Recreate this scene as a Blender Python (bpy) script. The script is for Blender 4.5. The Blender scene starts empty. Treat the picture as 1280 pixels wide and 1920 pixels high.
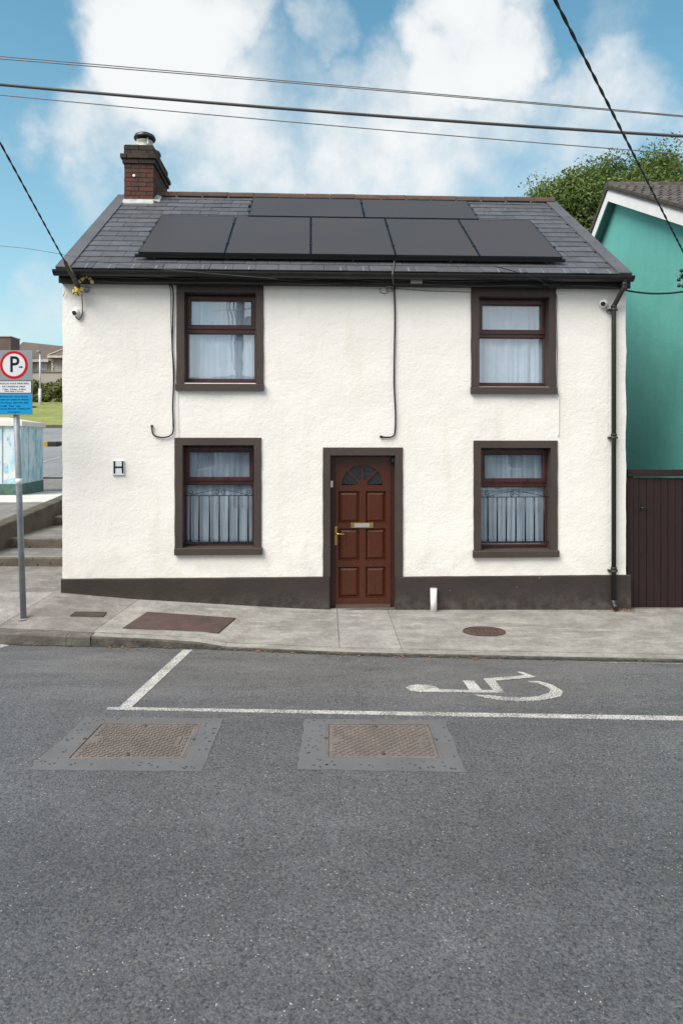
import bpy, bmesh, math, random
from mathutils import Vector, Matrix, noise as mnoise

random.seed(7)
R = math.radians
SC = bpy.context.scene
COL = SC.collection

# ------------------------------------------------------------------ camera
F = 1280.0            # focal length in photograph pixels (photo 1280 x 1920)
CX, HY = 640.0, 830.0 # principal column, horizon row
EYE = 2.184
cam_d = bpy.data.cameras.new('camera')
cam = bpy.data.objects.new('camera', cam_d)
COL.objects.link(cam)
cam.location = (0, 0, EYE)
cam.rotation_euler = (R(90), 0, 0)
cam_d.sensor_fit = 'VERTICAL'
cam_d.sensor_height = 36.0
cam_d.lens = 24.0
cam_d.shift_y = -(960.0 - HY) / 1920.0
cam_d.clip_start = 0.05
cam_d.clip_end = 3000
SC.camera = cam

# ------------------------------------------------------------------ world: daylight sky with broken cloud
SUN_TRAVEL = Vector((1.0, 1.0, -1.65)).normalized()
SUN_EL = math.asin(-SUN_TRAVEL.z)
SUN_AZ = math.atan2(-SUN_TRAVEL.x, -SUN_TRAVEL.y)
W = bpy.data.worlds.new('World')
SC.world = W
W.use_nodes = True
nt = W.node_tree
nt.nodes.clear()
def wn(t, **k):
    n = nt.nodes.new(t)
    for a, b in k.items(): setattr(n, a, b)
    return n
def wl(a, b): nt.links.new(a, b)
def wmath(op, a, b=None, clamp=False):
    n = wn('ShaderNodeMath', operation=op, use_clamp=clamp)
    for i, v in enumerate((a, b)):
        if v is None: continue
        if isinstance(v, (int, float)): n.inputs[i].default_value = v
        else: wl(v, n.inputs[i])
    return n.outputs[0]
def wmix(fac, a, b, mode='MIX'):
    n = wn('ShaderNodeMix', data_type='RGBA', blend_type=mode)
    for s, v in ((n.inputs[0], fac), (n.inputs[6], a), (n.inputs[7], b)):
        if isinstance(v, (int, float)): s.default_value = v
        elif isinstance(v, tuple): s.default_value = (*v, 1)
        else: wl(v, s)
    return n.outputs[2]
SKY_STRENGTH = 0.112
w_out = wn('ShaderNodeOutputWorld')
w_bg = wn('ShaderNodeBackground')
w_bg.inputs['Strength'].default_value = SKY_STRENGTH
wl(w_bg.outputs[0], w_out.inputs[0])
sky = wn('ShaderNodeTexSky', sky_type='NISHITA')
sky.sun_disc = False
sky.sun_elevation = SUN_EL
sky.sun_rotation = SUN_AZ
sky.altitude = 50; sky.air_density = 1.0; sky.dust_density = 1.0; sky.ozone_density = 1.0
w_tc = wn('ShaderNodeTexCoord')
DIR = w_tc.outputs['Generated']
w_dn = wn('ShaderNodeTexNoise'); w_dn.inputs['Scale'].default_value = 3.2; w_dn.inputs['Detail'].default_value = 7; w_dn.inputs['Roughness'].default_value = .6
wl(DIR, w_dn.inputs['Vector'])
w_sub = wn('ShaderNodeVectorMath', operation='SUBTRACT'); wl(w_dn.outputs['Color'], w_sub.inputs[0]); w_sub.inputs[1].default_value = (.5, .5, .5)
w_scl = wn('ShaderNodeVectorMath', operation='SCALE'); wl(w_sub.outputs[0], w_scl.inputs[0]); w_scl.inputs['Scale'].default_value = .30
w_add = wn('ShaderNodeVectorMath', operation='ADD'); wl(DIR, w_add.inputs[0]); wl(w_scl.outputs[0], w_add.inputs[1])
w_nrm = wn('ShaderNodeVectorMath', operation='NORMALIZE'); wl(w_add.outputs[0], w_nrm.inputs[0])
def pix_dir(px, py): return Vector(((px - CX) / F, 1.0, (HY - py) / F)).normalized()
def blob(px, py, rad, amp):
    n = wn('ShaderNodeVectorMath', operation='DOT_PRODUCT')
    wl(w_nrm.outputs[0], n.inputs[0]); n.inputs[1].default_value = pix_dir(px, py)
    m = wn('ShaderNodeMapRange', interpolation_type='SMOOTHSTEP')
    wl(n.outputs['Value'], m.inputs['Value'])
    m.inputs['From Min'].default_value = math.cos(math.atan(rad / F)); m.inputs['From Max'].default_value = 1.0
    m.inputs['To Min'].default_value = 0; m.inputs['To Max'].default_value = amp
    return m.outputs[0]
BLOBS = [(310, 120, 205, 1.2), (175, 240, 140, .85), (410, 250, 210, .75), (420, 60, 150, .9), (280, 50, 140, .9), (230, 330, 170, .55),
         (880, 80, 150, 1.05), (790, 180, 170, .85), (612, 75, 85, .7), (690, 300, 210, .75), (870, 270, 180, .7), (560, 165, 115, .55),
         (1100, 190, 150, .8), (1000, 275, 190, .7), (1265, 205, 90, .6), (110, 590, 140, .7), (40, 620, 110, .6), (500, 320, 200, .65),
         (1150, 10, 100, .45), (680, 205, 115, .6), (700, 360, 260, .55), (1000, 360, 200, .6), (930, 20, 100, .75), (340, 380, 230, .55)]
acc = None
for b in BLOBS:
    o = blob(*b)
    acc = o if acc is None else wmath('MAXIMUM', acc, o)
w_f = wn('ShaderNodeTexNoise'); w_f.inputs['Scale'].default_value = 6.5; w_f.inputs['Detail'].default_value = 9; w_f.inputs['Roughness'].default_value = .58
wl(DIR, w_f.inputs['Vector'])
w_g = wn('ShaderNodeTexNoise'); w_g.inputs['Scale'].default_value = 1.5; w_g.inputs['Detail'].default_value = 4
wl(w_nrm.outputs[0], w_g.inputs['Vector'])
# unseen rest of the sky: cloud added to near overcast for softer, neutral light
vd = wn('ShaderNodeVectorMath', operation='DOT_PRODUCT'); wl(DIR, vd.inputs[0]); vd.inputs[1].default_value = pix_dir(640, 300)
vm = wn('ShaderNodeMapRange', interpolation_type='SMOOTHSTEP'); wl(vd.outputs['Value'], vm.inputs['Value'])
vm.inputs['From Min'].default_value = math.cos(R(64)); vm.inputs['From Max'].default_value = math.cos(R(42))
view = vm.outputs[0]
rest = wmath('MULTIPLY', wmath('SUBTRACT', 1.0, view, True), wmath('MULTIPLY', wmath('SUBTRACT', w_g.outputs[0], .27), 6.0))
tot = wmath('ADD', wmath('ADD', acc, rest), wmath('MULTIPLY', wmath('SUBTRACT', w_f.outputs[0], .5), 1.7))
w_mr = wn('ShaderNodeMapRange', interpolation_type='SMOOTHSTEP'); wl(tot, w_mr.inputs['Value'])
w_mr.inputs['From Min'].default_value = .14; w_mr.inputs['From Max'].default_value = 1.02
w_mr.inputs['To Min'].default_value = 0; w_mr.inputs['To Max'].default_value = .97
w_cs = wn('ShaderNodeMapRange', interpolation_type='SMOOTHSTEP'); wl(tot, w_cs.inputs['Value'])
w_cs.inputs['From Min'].default_value = .25; w_cs.inputs['From Max'].default_value = 1.1
cloud_col = wmix(w_cs.outputs[0], (4.9, 5.3, 5.5), (6.3, 6.4, 6.4))
blue = wmix(1.0, sky.outputs[0], (.66, 1.30, 1.20), 'MULTIPLY')
w_sep = wn('ShaderNodeSeparateXYZ'); wl(DIR, w_sep.inputs[0])
w_hz = wmath('MULTIPLY', wmath('POWER', wmath('SUBTRACT', 1.0, wmath('ABSOLUTE', w_sep.outputs[2])), 3.2), .70)
blue = wmix(w_hz, blue, (5.0, 5.6, 5.9))
wl(wmix(w_mr.outputs[0], blue, cloud_col), w_bg.inputs['Color'])

# ------------------------------------------------------------------ sun and exposure
sun_d = bpy.data.lights.new('sun', 'SUN')
sun_d.energy = 3.7
sun_d.angle = R(40)
sun_d.color = (1.0, .925, .84)
sun = bpy.data.objects.new('sun', sun_d)
COL.objects.link(sun)
sun.rotation_euler = SUN_TRAVEL.to_track_quat('-Z', 'Y').to_euler()
sun.location = (-20, -20, 30)
SC.view_settings.view_transform = 'Standard'
SC.view_settings.look = 'None'
SC.view_settings.exposure = 0.43
SC.view_settings.gamma = 1.0
SC.view_settings.use_curve_mapping = False
SC.render.film_transparent = False
SC.cycles.max_bounces = 8
SC.cycles.transparent_max_bounces = 12

# ------------------------------------------------------------------ helpers: meshes
class MB:
    def __init__(s): s.v = []; s.f = []; s.sm = []
    def add(s, vs, fs, smooth=False):
        n = len(s.v); s.v += [tuple(p) for p in vs]
        for f in fs: s.f.append([i + n for i in f]); s.sm.append(smooth)
        return s
    def hexa(s, c):
        return s.add(c, [(0,3,2,1), (4,5,6,7), (0,1,5,4), (1,2,6,5), (2,3,7,6), (3,0,4,7)])
    def box(s, x0, y0, z0, x1, y1, z1):
        x0, x1 = min(x0,x1), max(x0,x1); y0, y1 = min(y0,y1), max(y0,y1); z0, z1 = min(z0,z1), max(z0,z1)
        return s.hexa([(x0,y0,z0),(x1,y0,z0),(x1,y1,z0),(x0,y1,z0),(x0,y0,z1),(x1,y0,z1),(x1,y1,z1),(x0,y1,z1)])
    def prism(s, pts, a, b):
        """pts: list of 3D points (polygon); extruded by vector from a to b offsets"""
        a = Vector(a); b = Vector(b); n = len(pts)
        vs = [Vector(p) + a for p in pts] + [Vector(p) + b for p in pts]
        fs = [tuple(range(n - 1, -1, -1)), tuple(range(n, 2 * n))] + [(i, (i+1) % n, n + (i+1) % n, n + i) for i in range(n)]
        return s.add(vs, fs)
    def tube(s, pts, r, n=8, cap=True, smooth=True):
        pts = [Vector(p) for p in pts]; rings = []
        up = None
        for i, p in enumerate(pts):
            d = (pts[min(i+1, len(pts)-1)] - pts[max(i-1, 0)]).normalized()
            if up is None:
                up = Vector((0,0,1)) if abs(d.z) < .9 else Vector((0,1,0))
            x = d.cross(up).normalized(); y = x.cross(d).normalized(); up = y
            rr = r[i] if isinstance(r, (list, tuple)) else r
            rings.append([p + (x*math.cos(2*math.pi*k/n) + y*math.sin(2*math.pi*k/n))*rr for k in range(n)])
        vs = [q for ring in rings for q in ring]; fs = []
        for i in range(len(pts)-1):
            for k in range(n):
                fs.append((i*n+k, i*n+(k+1)%n, (i+1)*n+(k+1)%n, (i+1)*n+k))
        s.add(vs, fs, smooth)
        if cap:
            m = len(s.v) - len(vs)
            s.f.append([m + k for k in range(n-1, -1, -1)]); s.sm.append(False)
            s.f.append([m + (len(pts)-1)*n + k for k in range(n)]); s.sm.append(False)
        return s
    def lathe(s, c, prof, n=20, axis=(0,0,1), smooth=True):
        """prof: list of (radius, height) along the axis from point c"""
        q = Vector((0,0,1)).rotation_difference(Vector(axis)); c = Vector(c)
        vs = []; fs = []
        for r, h in prof:
            for k in range(n):
                a = 2*math.pi*k/n
                vs.append(c + q @ Vector((r*math.cos(a), r*math.sin(a), h)))
        for i in range(len(prof)-1):
            for k in range(n): fs.append((i*n+k, i*n+(k+1)%n, (i+1)*n+(k+1)%n, (i+1)*n+k))
        s.add(vs, fs, smooth)
        m = len(s.v) - len(vs)
        s.f.append([m+k for k in range(n-1,-1,-1)]); s.sm.append(False)
        s.f.append([m+(len(prof)-1)*n+k for k in range(n)]); s.sm.append(False)
        return s
    def ring(s, o, i, y0, y1, ch=0.0):
        """rectangular picture frame in x,z: outer (x0,z0,x1,z1), inner; front y0, back y1, inner chamfer"""
        ox0,oz0,ox1,oz1 = o; ix0,iz0,ix1,iz1 = i
        O = [(ox0,oz0),(ox1,oz0),(ox1,oz1),(ox0,oz1)]; I = [(ix0,iz0),(ix1,iz0),(ix1,iz1),(ix0,iz1)]
        J = [(ix0-ch,iz0-ch),(ix1+ch,iz0-ch),(ix1+ch,iz1+ch),(ix0-ch,iz1+ch)]
        vs = [(x,y0,z) for x,z in O] + [(x,y0,z) for x,z in J] + [(x,y0+ch,z) for x,z in I] + [(x,y1,z) for x,z in I] + [(x,y1,z) for x,z in O]
        fs = []
        for k in range(4):
            l = (k+1)%4
            fs += [(k,l,4+l,4+k), (4+k,4+l,8+l,8+k), (8+k,8+l,12+l,12+k), (12+k,12+l,16+l,16+k), (16+k,16+l,l,k)]
        return s.add(vs, fs)
    def mesh(s, name, off=(0,0,0)):
        me = bpy.data.meshes.new(name)
        ox, oy, oz = off
        me.from_pydata([(x-ox, y-oy, z-oz) for x, y, z in s.v], [], s.f)
        me.polygons.foreach_set('use_smooth', s.sm)
        bm = bmesh.new(); bm.from_mesh(me)
        bmesh.ops.recalc_face_normals(bm, faces=bm.faces)
        bm.to_mesh(me); bm.free(); me.update()
        return me
    def build(s, name, m, parent=None, off=None, bevel=0, **props):
        if off is None: off = ORG.get(parent.name, (0,0,0)) if parent else (0,0,0)
        me = s.mesh(name, off)
        o = bpy.data.objects.new(name, me); COL.objects.link(o)
        if m: me.materials.append(m)
        if parent: o.parent = parent
        if parent and off != (0,0,0): ORG[o.name] = off
        if bevel:
            b = o.modifiers.new('bevel', 'BEVEL'); b.width = bevel; b.segments = 2; b.limit_method = 'ANGLE'
        for k, val in props.items(): o[k] = val
        return o
ORG = {}
def tag(o, label=None, cat=None, group=None, kind=None):
    if label: o['label'] = label
    if cat: o['category'] = cat
    if group: o['group'] = group
    if kind: o['kind'] = kind
    return o
def empty(name, label, cat, loc=(0,0,0), rz=0, group=None, off=None):
    o = bpy.data.objects.new(name, None); COL.objects.link(o)
    o.empty_display_size = .2
    o.location = loc; o.rotation_euler = (0,0,rz)
    if off is not None: ORG[o.name] = tuple(off)
    return tag(o, label, cat, group)
def recentre(o):
    """move a top-level mesh's origin to its lowest middle point"""
    vs = [v.co for v in o.data.vertices]
    c = Vector((sum(v.x for v in vs)/len(vs), sum(v.y for v in vs)/len(vs), min(v.z for v in vs)))
    o.data.transform(Matrix.Translation(-c)); o.location = c
    return o

# ------------------------------------------------------------------ helpers: picking points of real planes
def ray(px, py): return Vector(((px - CX)/F, 1.0, (HY - py)/F))
def at(px, py, d):                      # point at depth d
    r = ray(px, py); return Vector((r.x*d, d, EYE + r.z*d))
def on_z(px, py, z=-0.12):              # on a level plane
    r = ray(px, py); t = (z - EYE)/r.z; return Vector((r.x*t, t, z))
def on_x(px, py, X):                    # on a plane of constant X
    r = ray(px, py); t = X/r.x; return Vector((X, t, EYE + r.z*t))
YAW = R(2.5); D0 = 8.96
cw, sw = math.cos(YAW), math.sin(YAW)
def loc2w(s, y, z): return Vector((cw*s - sw*y, D0 + sw*s + cw*y, z))
def w2loc(p): return Vector((cw*p.x + sw*(p.y-D0), -sw*p.x + cw*(p.y-D0), p.z))
def fp(px, py, y0=0.0):                 # house-local (s, z) on the plane y = y0 behind the facade
    r = ray(px, py); t = (y0 + cw*D0)/(cw - sw*r.x)
    p = w2loc(Vector((r.x*t, t, EYE + r.z*t))); return p.x, p.z

# ------------------------------------------------------------------ materials
def lin(c): return tuple((x/255/12.92) if x/255 <= .04045 else ((x/255+.055)/1.055)**2.4 for x in c)
class NT:
    def __init__(s, name):
        s.m = bpy.data.materials.new(name); s.m.use_nodes = True
        s.t = s.m.node_tree; s.t.nodes.clear()
        s.out = s.n('ShaderNodeOutputMaterial')
    def n(s, t, **k):
        nd = s.t.nodes.new(t)
        for a, b in k.items(): setattr(nd, a, b)
        return nd
    def set(s, sock, v):
        if v is None: return
        if isinstance(v, (int, float)): sock.default_value = v
        elif isinstance(v, (tuple, list)):
            sock.default_value = (*v, 1) if (len(v) == 3 and sock.type == 'RGBA') else v
        else: s.t.links.new(v, sock)
    def math(s, op, a, b=None, clamp=False):
        nd = s.n('ShaderNodeMath', operation=op, use_clamp=clamp)
        s.set(nd.inputs[0], a); s.set(nd.inputs[1], b); return nd.outputs[0]
    def mix(s, f, a, b, mode='MIX'):
        nd = s.n('ShaderNodeMix', data_type='RGBA', blend_type=mode)
        s.set(nd.inputs[0], f); s.set(nd.inputs[6], a); s.set(nd.inputs[7], b); return nd.outputs[2]
    def pos(s, rnd=False, scale=(1,1,1)):
        g = s.n('ShaderNodeNewGeometry').outputs['Position']
        if rnd:
            oi = s.n('ShaderNodeObjectInfo')
            c = s.n('ShaderNodeCombineXYZ'); r = s.math('MULTIPLY', oi.outputs['Random'], 37.0)
            for i in range(3): s.set(c.inputs[i], r)
            v = s.n('ShaderNodeVectorMath', operation='ADD'); s.set(v.inputs[0], g); s.set(v.inputs[1], c.outputs[0]); g = v.outputs[0]
        if scale != (1,1,1):
            v = s.n('ShaderNodeVectorMath', operation='MULTIPLY'); s.set(v.inputs[0], g); v.inputs[1].default_value = scale; g = v.outputs[0]
        return g
    def noise(s, vec, sc, det=5, ro=.55, dist=0):
        nd = s.n('ShaderNodeTexNoise'); s.set(nd.inputs['Vector'], vec)
        nd.inputs['Scale'].default_value = sc; nd.inputs['Detail'].default_value = det
        nd.inputs['Roughness'].default_value = ro; nd.inputs['Distortion'].default_value = dist
        return nd.outputs[0]
    def voro(s, vec, sc, feature='F1', out='Distance', rnd=1.0):
        nd = s.n('ShaderNodeTexVoronoi', feature=feature); s.set(nd.inputs['Vector'], vec)
        nd.inputs['Scale'].default_value = sc; nd.inputs['Randomness'].default_value = rnd
        return nd.outputs[out]
    def rng(s, v, a, b, c=0.0, d=1.0, smooth=False):
        nd = s.n('ShaderNodeMapRange', interpolation_type='SMOOTHSTEP' if smooth else 'LINEAR')
        s.set(nd.inputs['Value'], v)
        for k, x in zip(('From Min','From Max','To Min','To Max'), (a,b,c,d)): nd.inputs[k].default_value = x
        return nd.outputs[0]
    def bump(s, h, dist, strength=1.0, nrm=None):
        nd = s.n('ShaderNodeBump'); s.set(nd.inputs['Height'], h)
        nd.inputs['Distance'].default_value = dist; nd.inputs['Strength'].default_value = strength
        if nrm: s.set(nd.inputs['Normal'], nrm)
        return nd.outputs[0]
    def finish(s, col, rough=.7, spec=.5, metal=0, nrm=None, **kw):
        p = s.n('ShaderNodeBsdfPrincipled')
        s.set(p.inputs['Base Color'], col); s.set(p.inputs['Roughness'], rough)
        s.set(p.inputs['Specular IOR Level'], spec); s.set(p.inputs['Metallic'], metal)
        if nrm: s.set(p.inputs['Normal'], nrm)
        for k, v in kw.items(): s.set(p.inputs[k], v)
        s.t.links.new(p.outputs[0], s.out.inputs[0]); return s.m
def simple(name, col, rough=.6, spec=.5, metal=0, var=.18, vs=4.0, bump=0, bs=60.0, rnd=0.0, fine=0.0):
    t = NT(name); p = t.pos(rnd=bool(rnd))
    a = t.noise(p, vs, 6)
    f = t.rng(a, .3, .7, 1-var, 1+var)
    if fine: f = t.math('MULTIPLY', f, t.rng(t.noise(p, vs*14, 3), .3, .7, 1-fine, 1+fine))
    if rnd:
        oi = t.n('ShaderNodeObjectInfo')
        f = t.math('MULTIPLY', f, t.rng(oi.outputs['Random'], 0, 1, 1-rnd, 1+rnd))
    c = t.n('ShaderNodeVectorMath', operation='SCALE'); t.set(c.inputs[0], tuple(col)); t.set(c.inputs['Scale'], f)
    nr = t.bump(t.noise(p, bs, 4), bump) if bump else None
    return t.finish(c.outputs[0], t.math('ADD', t.rng(a, .3, .7, -.06, .06), rough), spec, metal, nr)

def m_render():
    t = NT('rough_cast_cream_render'); p = t.pos()
    lump = t.noise(p, 21, 6, .6, .2)
    fine = t.noise(p, 55, 4, .6)
    big = t.noise(p, 1.3, 5, .6)
    st = t.noise(t.pos(scale=(3.0, 3.0, .35)), 2.0, 5, .6)
    c = t.mix(t.rng(big, .35, .7), (.79,.785,.757), (.75,.742,.712))
    c = t.mix(t.rng(st, .55, .8, 0, .45), c, (.66,.63,.55))
    c = t.mix(t.rng(t.voro(p, 4.5), .02, .045, .35, 0), c, (.42,.38,.32))
    z = t.n('ShaderNodeSeparateXYZ'); t.set(z.inputs[0], p)
    low = t.math('MULTIPLY', t.rng(z.outputs[2], .45, 1.0, .5, 0, True), t.rng(t.noise(p, 5, 6), .4, .75))
    c = t.mix(low, c, (.58,.54,.46))
    h = t.math('ADD', t.math('MULTIPLY', lump, .8), t.math('MULTIPLY', fine, .4))
    return t.finish(c, .85, .3, 0, t.bump(h, .0095, .8))
def m_asphalt():
    t = NT('worn_grey_asphalt'); p = t.pos()
    def vor(sc, off):
        a = t.n('ShaderNodeVectorMath', operation='ADD'); t.set(a.inputs[0], p); a.inputs[1].default_value = (off, off*2, 0)
        v = t.n('ShaderNodeTexVoronoi'); t.set(v.inputs['Vector'], a.outputs[0]); v.inputs['Scale'].default_value = sc
        c = t.n('ShaderNodeSeparateColor'); t.set(c.inputs[0], v.outputs['Color']); return v.outputs['Distance'], c
    d1, c1 = vor(78, 0); d2, c2 = vor(150, 3.3)
    big = t.noise(p, .45, 6, .6); mid = t.noise(p, 4.5, 6, .7); sm = t.noise(p, 60, 5, .75)
    pick = t.math('GREATER_THAN', t.noise(p, 45, 3), .5)
    st1 = t.rng(c1.outputs[0], 0, 1, .60, 1.42); st2 = t.rng(c2.outputs[0], 0, 1, .66, 1.34)
    stone = t.math('ADD', t.math('MULTIPLY', st1, pick), t.math('MULTIPLY', st2, t.math('SUBTRACT', 1.0, pick)))
    f = t.math('MULTIPLY', stone, t.math('MULTIPLY', t.rng(big, .3, .7, .82, 1.2), t.rng(mid, .3, .7, .84, 1.16)))
    f = t.math('MULTIPLY', f, t.math('MULTIPLY', t.rng(sm, .3, .7, .66, 1.32), t.rng(t.noise(t.pos(scale=(.12,1,1)), 1.5, 5, .6), .35, .65, .90, 1.10)))
    pits = t.rng(t.noise(t.pos(scale=(1,.8,1)), 52, 4, .8), .56, .66, 1.0, .25)
    f = t.math('MULTIPLY', f, pits)
    sc = t.n('ShaderNodeVectorMath', operation='SCALE'); sc.inputs[0].default_value = (.079,.081,.089); t.set(sc.inputs['Scale'], f)
    spk = t.math('MULTIPLY', t.math('GREATER_THAN', c2.outputs[1], .990), t.rng(t.noise(p, 6, 2), .42, .6))
    c = t.mix(t.math('MULTIPLY', spk, .8), sc.outputs[0], (.40,.40,.39))
    brn = t.math('GREATER_THAN', c1.outputs[2], .93)
    c = t.mix(t.math('MULTIPLY', brn, .4), c, (.125,.108,.09))
    sp = t.n('ShaderNodeSeparateXYZ'); t.set(sp.inputs[0], p)
    dust = t.math('MULTIPLY', t.rng(sp.outputs[1], 5.2, 7.4, 0, .5, True), t.rng(t.noise(t.pos(scale=(.45,2.2,1)), 1.9, 7, .68), .35, .66))
    c = t.mix(dust, c, (.175,.17,.165))
    h = t.math('ADD', t.math('MULTIPLY', d1, -.6), t.math('ADD', t.math('MULTIPLY', c1.outputs[0], .25), t.math('MULTIPLY', pits, .5)))
    return t.finish(c, t.rng(c1.outputs[0], 0, 1, .50, .72), .55, 0, t.bump(h, .005, .8))
def m_paint(name='worn_white_road_paint', lo=.60, hi=.76):
    t = NT(name); p = t.pos()
    v = t.n('ShaderNodeTexVoronoi'); t.set(v.inputs['Vector'], p); v.inputs['Scale'].default_value = 95
    wear = t.math('ADD', t.noise(p, 70, 4, .7), t.math('MULTIPLY', t.noise(p, 4.5, 4), .35))
    k = t.rng(wear, lo, hi)
    c = t.mix(k, (.50,.495,.475), (.13,.13,.13))
    return t.finish(c, .8, .3, 0, t.bump(t.math('MULTIPLY', v.outputs['Distance'], -1), .004, .7))
def m_concrete(name, a, b, stain=(.16,.15,.13), st=.5, sc=1.0):
    t = NT(name); p = t.pos()
    n1 = t.noise(p, 2.6*sc, 8, .68); n2 = t.noise(p, 75, 4, .7); n4 = t.noise(p, 13, 6, .7)
    n3 = t.noise(t.pos(scale=(.45,1.9,1)), 2.0*sc, 8, .72, .5)
    n5 = t.noise(t.pos(scale=(.5,2.2,1)), 3.4*sc, 7, .75, .3)
    c = t.mix(t.rng(n1, .40, .60), tuple(x*1.06 for x in a), tuple(x*.94 for x in b))
    c = t.mix(t.rng(n3, .47, .66, 0, st), c, stain)
    c = t.mix(t.rng(n5, .53, .66, 0, .7), c, tuple(min(.8, x*1.34) for x in a))
    f = t.math('MULTIPLY', t.rng(n2, .3, .7, .74, 1.26), t.rng(n4, .3, .7, .84, 1.16))
    s = t.n('ShaderNodeVectorMath', operation='SCALE'); t.set(s.inputs[0], c); t.set(s.inputs['Scale'], f)
    pit = t.rng(t.voro(p, 22), .03, .08, .6, 0)
    c = t.mix(pit, s.outputs[0], tuple(x*.45 for x in stain))
    return t.finish(c, .88, .3, 0, t.bump(t.math('ADD', n2, t.math('MULTIPLY', n4, .8)), .006, .8))
def m_slate():
    t = NT('blue_grey_slate'); p = t.pos(rnd=True)
    oi = t.n('ShaderNodeObjectInfo')
    n = t.noise(p, 7, 6, .65); fi = t.noise(t.pos(rnd=True, scale=(1,.25,.25)), 60, 3)
    f = t.math('MULTIPLY', t.rng(n, .3, .7, .78, 1.2), t.rng(oi.outputs['Random'], 0, 1, .84, 1.15))
    s = t.n('ShaderNodeVectorMath', operation='SCALE'); s.inputs[0].default_value = (.082,.086,.100); t.set(s.inputs['Scale'], f)
    c = t.mix(t.rng(t.noise(p, 22, 4), .64, .75, 0, .35), s.outputs[0], (.17,.17,.155))
    return t.finish(c, .55, .32, 0, t.bump(fi, .002, .7))
def m_wood(name, a, b, axis=(9,9,.55), rough=.38, spec=.45):
    t = NT(name); p = t.pos(rnd=True, scale=axis)
    g = t.noise(p, 5.0, 6, .6, .8); g2 = t.noise(p, 26, 3, .5)
    c = t.mix(t.rng(g, .32, .68), a, b)
    f = t.rng(g2, .3, .7, .85, 1.15)
    s = t.n('ShaderNodeVectorMath', operation='SCALE'); t.set(s.inputs[0], c); t.set(s.inputs['Scale'], f)
    return t.finish(s.outputs[0], t.rng(g, .3, .7, rough-.06, rough+.1), spec, 0, t.bump(g2, .0012, .6))
def m_brick(name, cols, soot=.35):
    t = NT(name); p = t.pos(rnd=True); oi = t.n('ShaderNodeObjectInfo')
    r = t.n('ShaderNodeValToRGB'); t.set(r.inputs[0], oi.outputs['Random'])
    r.color_ramp.interpolation = 'CONSTANT'
    while len(r.color_ramp.elements) < len(cols): r.color_ramp.elements.new(.5)
    for i, c in enumerate(cols):
        r.color_ramp.elements[i].position = i/len(cols); r.color_ramp.elements[i].color = (*c, 1)
    n = t.noise(p, 9, 6, .65)
    c = t.mix(t.rng(n, .5, .72, 0, soot*2), r.outputs[0], (.032,.031,.029))
    c = t.mix(t.rng(t.noise(p, 30, 4), .62, .72, 0, .45), c, (.16,.15,.13))
    return t.finish(c, .9, .2, 0, t.bump(t.noise(p, 55, 5), .006, .9))
def m_glass():
    t = NT('window_glass')
    fr = t.n('ShaderNodeFresnel')
    t.set(fr.inputs[0], t.rng(t.n('ShaderNodeNewGeometry').outputs['Backfacing'], 0, 1, 1.52, 1/1.52))
    p = t.pos()
    nb = t.bump(t.noise(p, 1.8, 2), .004, .4)
    g = t.n('ShaderNodeBsdfGlossy'); g.inputs['Roughness'].default_value = .0; g.inputs['Color'].default_value = (.90,.95,1,1); t.set(g.inputs['Normal'], nb)
    tr = t.n('ShaderNodeBsdfTransparent'); tr.inputs['Color'].default_value = (.93,.97,.995,1)
    mx = t.n('ShaderNodeMixShader'); t.set(mx.inputs[0], t.math('ADD', t.math('MULTIPLY', fr.outputs[0], 2.0, True), .05))
    t.t.links.new(tr.outputs[0], mx.inputs[1]); t.t.links.new(g.outputs[0], mx.inputs[2]); t.t.links.new(mx.outputs[0], t.out.inputs[0])
    return t.m
def m_curtain(name='white_net_curtain', lo=.03, hi=.22):
    t = NT(name); p = t.pos()
    c = t.mix(t.rng(t.noise(p, 3, 5), .35, .65), (.74,.81,.90), (.85,.89,.95))
    d = t.n('ShaderNodeBsdfDiffuse'); t.set(d.inputs[0], c)
    tl = t.n('ShaderNodeBsdfTranslucent'); t.set(tl.inputs[0], c)
    tr = t.n('ShaderNodeBsdfTransparent')
    a = t.n('ShaderNodeMixShader'); a.inputs[0].default_value = .12
    b = t.n('ShaderNodeMixShader'); t.set(b.inputs[0], t.rng(t.noise(t.pos(scale=(1,1,.05)), 26, 3),  .3, .7, lo, hi))
    t.t.links.new(d.outputs[0], a.inputs[1]); t.t.links.new(tl.outputs[0], a.inputs[2])
    t.t.links.new(a.outputs[0], b.inputs[1]); t.t.links.new(tr.outputs[0], b.inputs[2]); t.t.links.new(b.outputs[0], t.out.inputs[0])
    return t.m
def m_mural():
    t = NT('blue_painted_mural'); p = t.pos()
    q = t.pos(scale=(1,1,.35))
    n1 = t.noise(q, 4.0, 4, .5, .6); n2 = t.noise(q, 8.0, 3, .5, .8); n3 = t.noise(p, 5, 3, .5, .4)
    c = t.mix(t.rng(n1, .44, .56), (.47,.57,.62), (.28,.48,.57))
    c = t.mix(t.rng(n2, .58, .64), c, (.16,.35,.47))
    c = t.mix(t.rng(n3, .57, .62), c, (.56,.58,.59))
    c = t.mix(t.rng(t.noise(p, 7, 3), .63, .67, 0, .5), c, (.44,.41,.50))
    return t.finish(c, .5, .4)
def m_cast(name, a, b):
    t = NT(name); p = t.pos()
    c = t.mix(t.rng(t.noise(p, 5, 6, .65), .36, .66), a, b)
    s = t.n('ShaderNodeVectorMath', operation='SCALE'); t.set(s.inputs[0], c); t.set(s.inputs['Scale'], t.rng(t.noise(p, 60, 4), .3, .7, .75, 1.25))
    return t.finish(s.outputs[0], .72, .4, .15, t.bump(t.noise(p, 80, 4), .003, .8))
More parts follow.
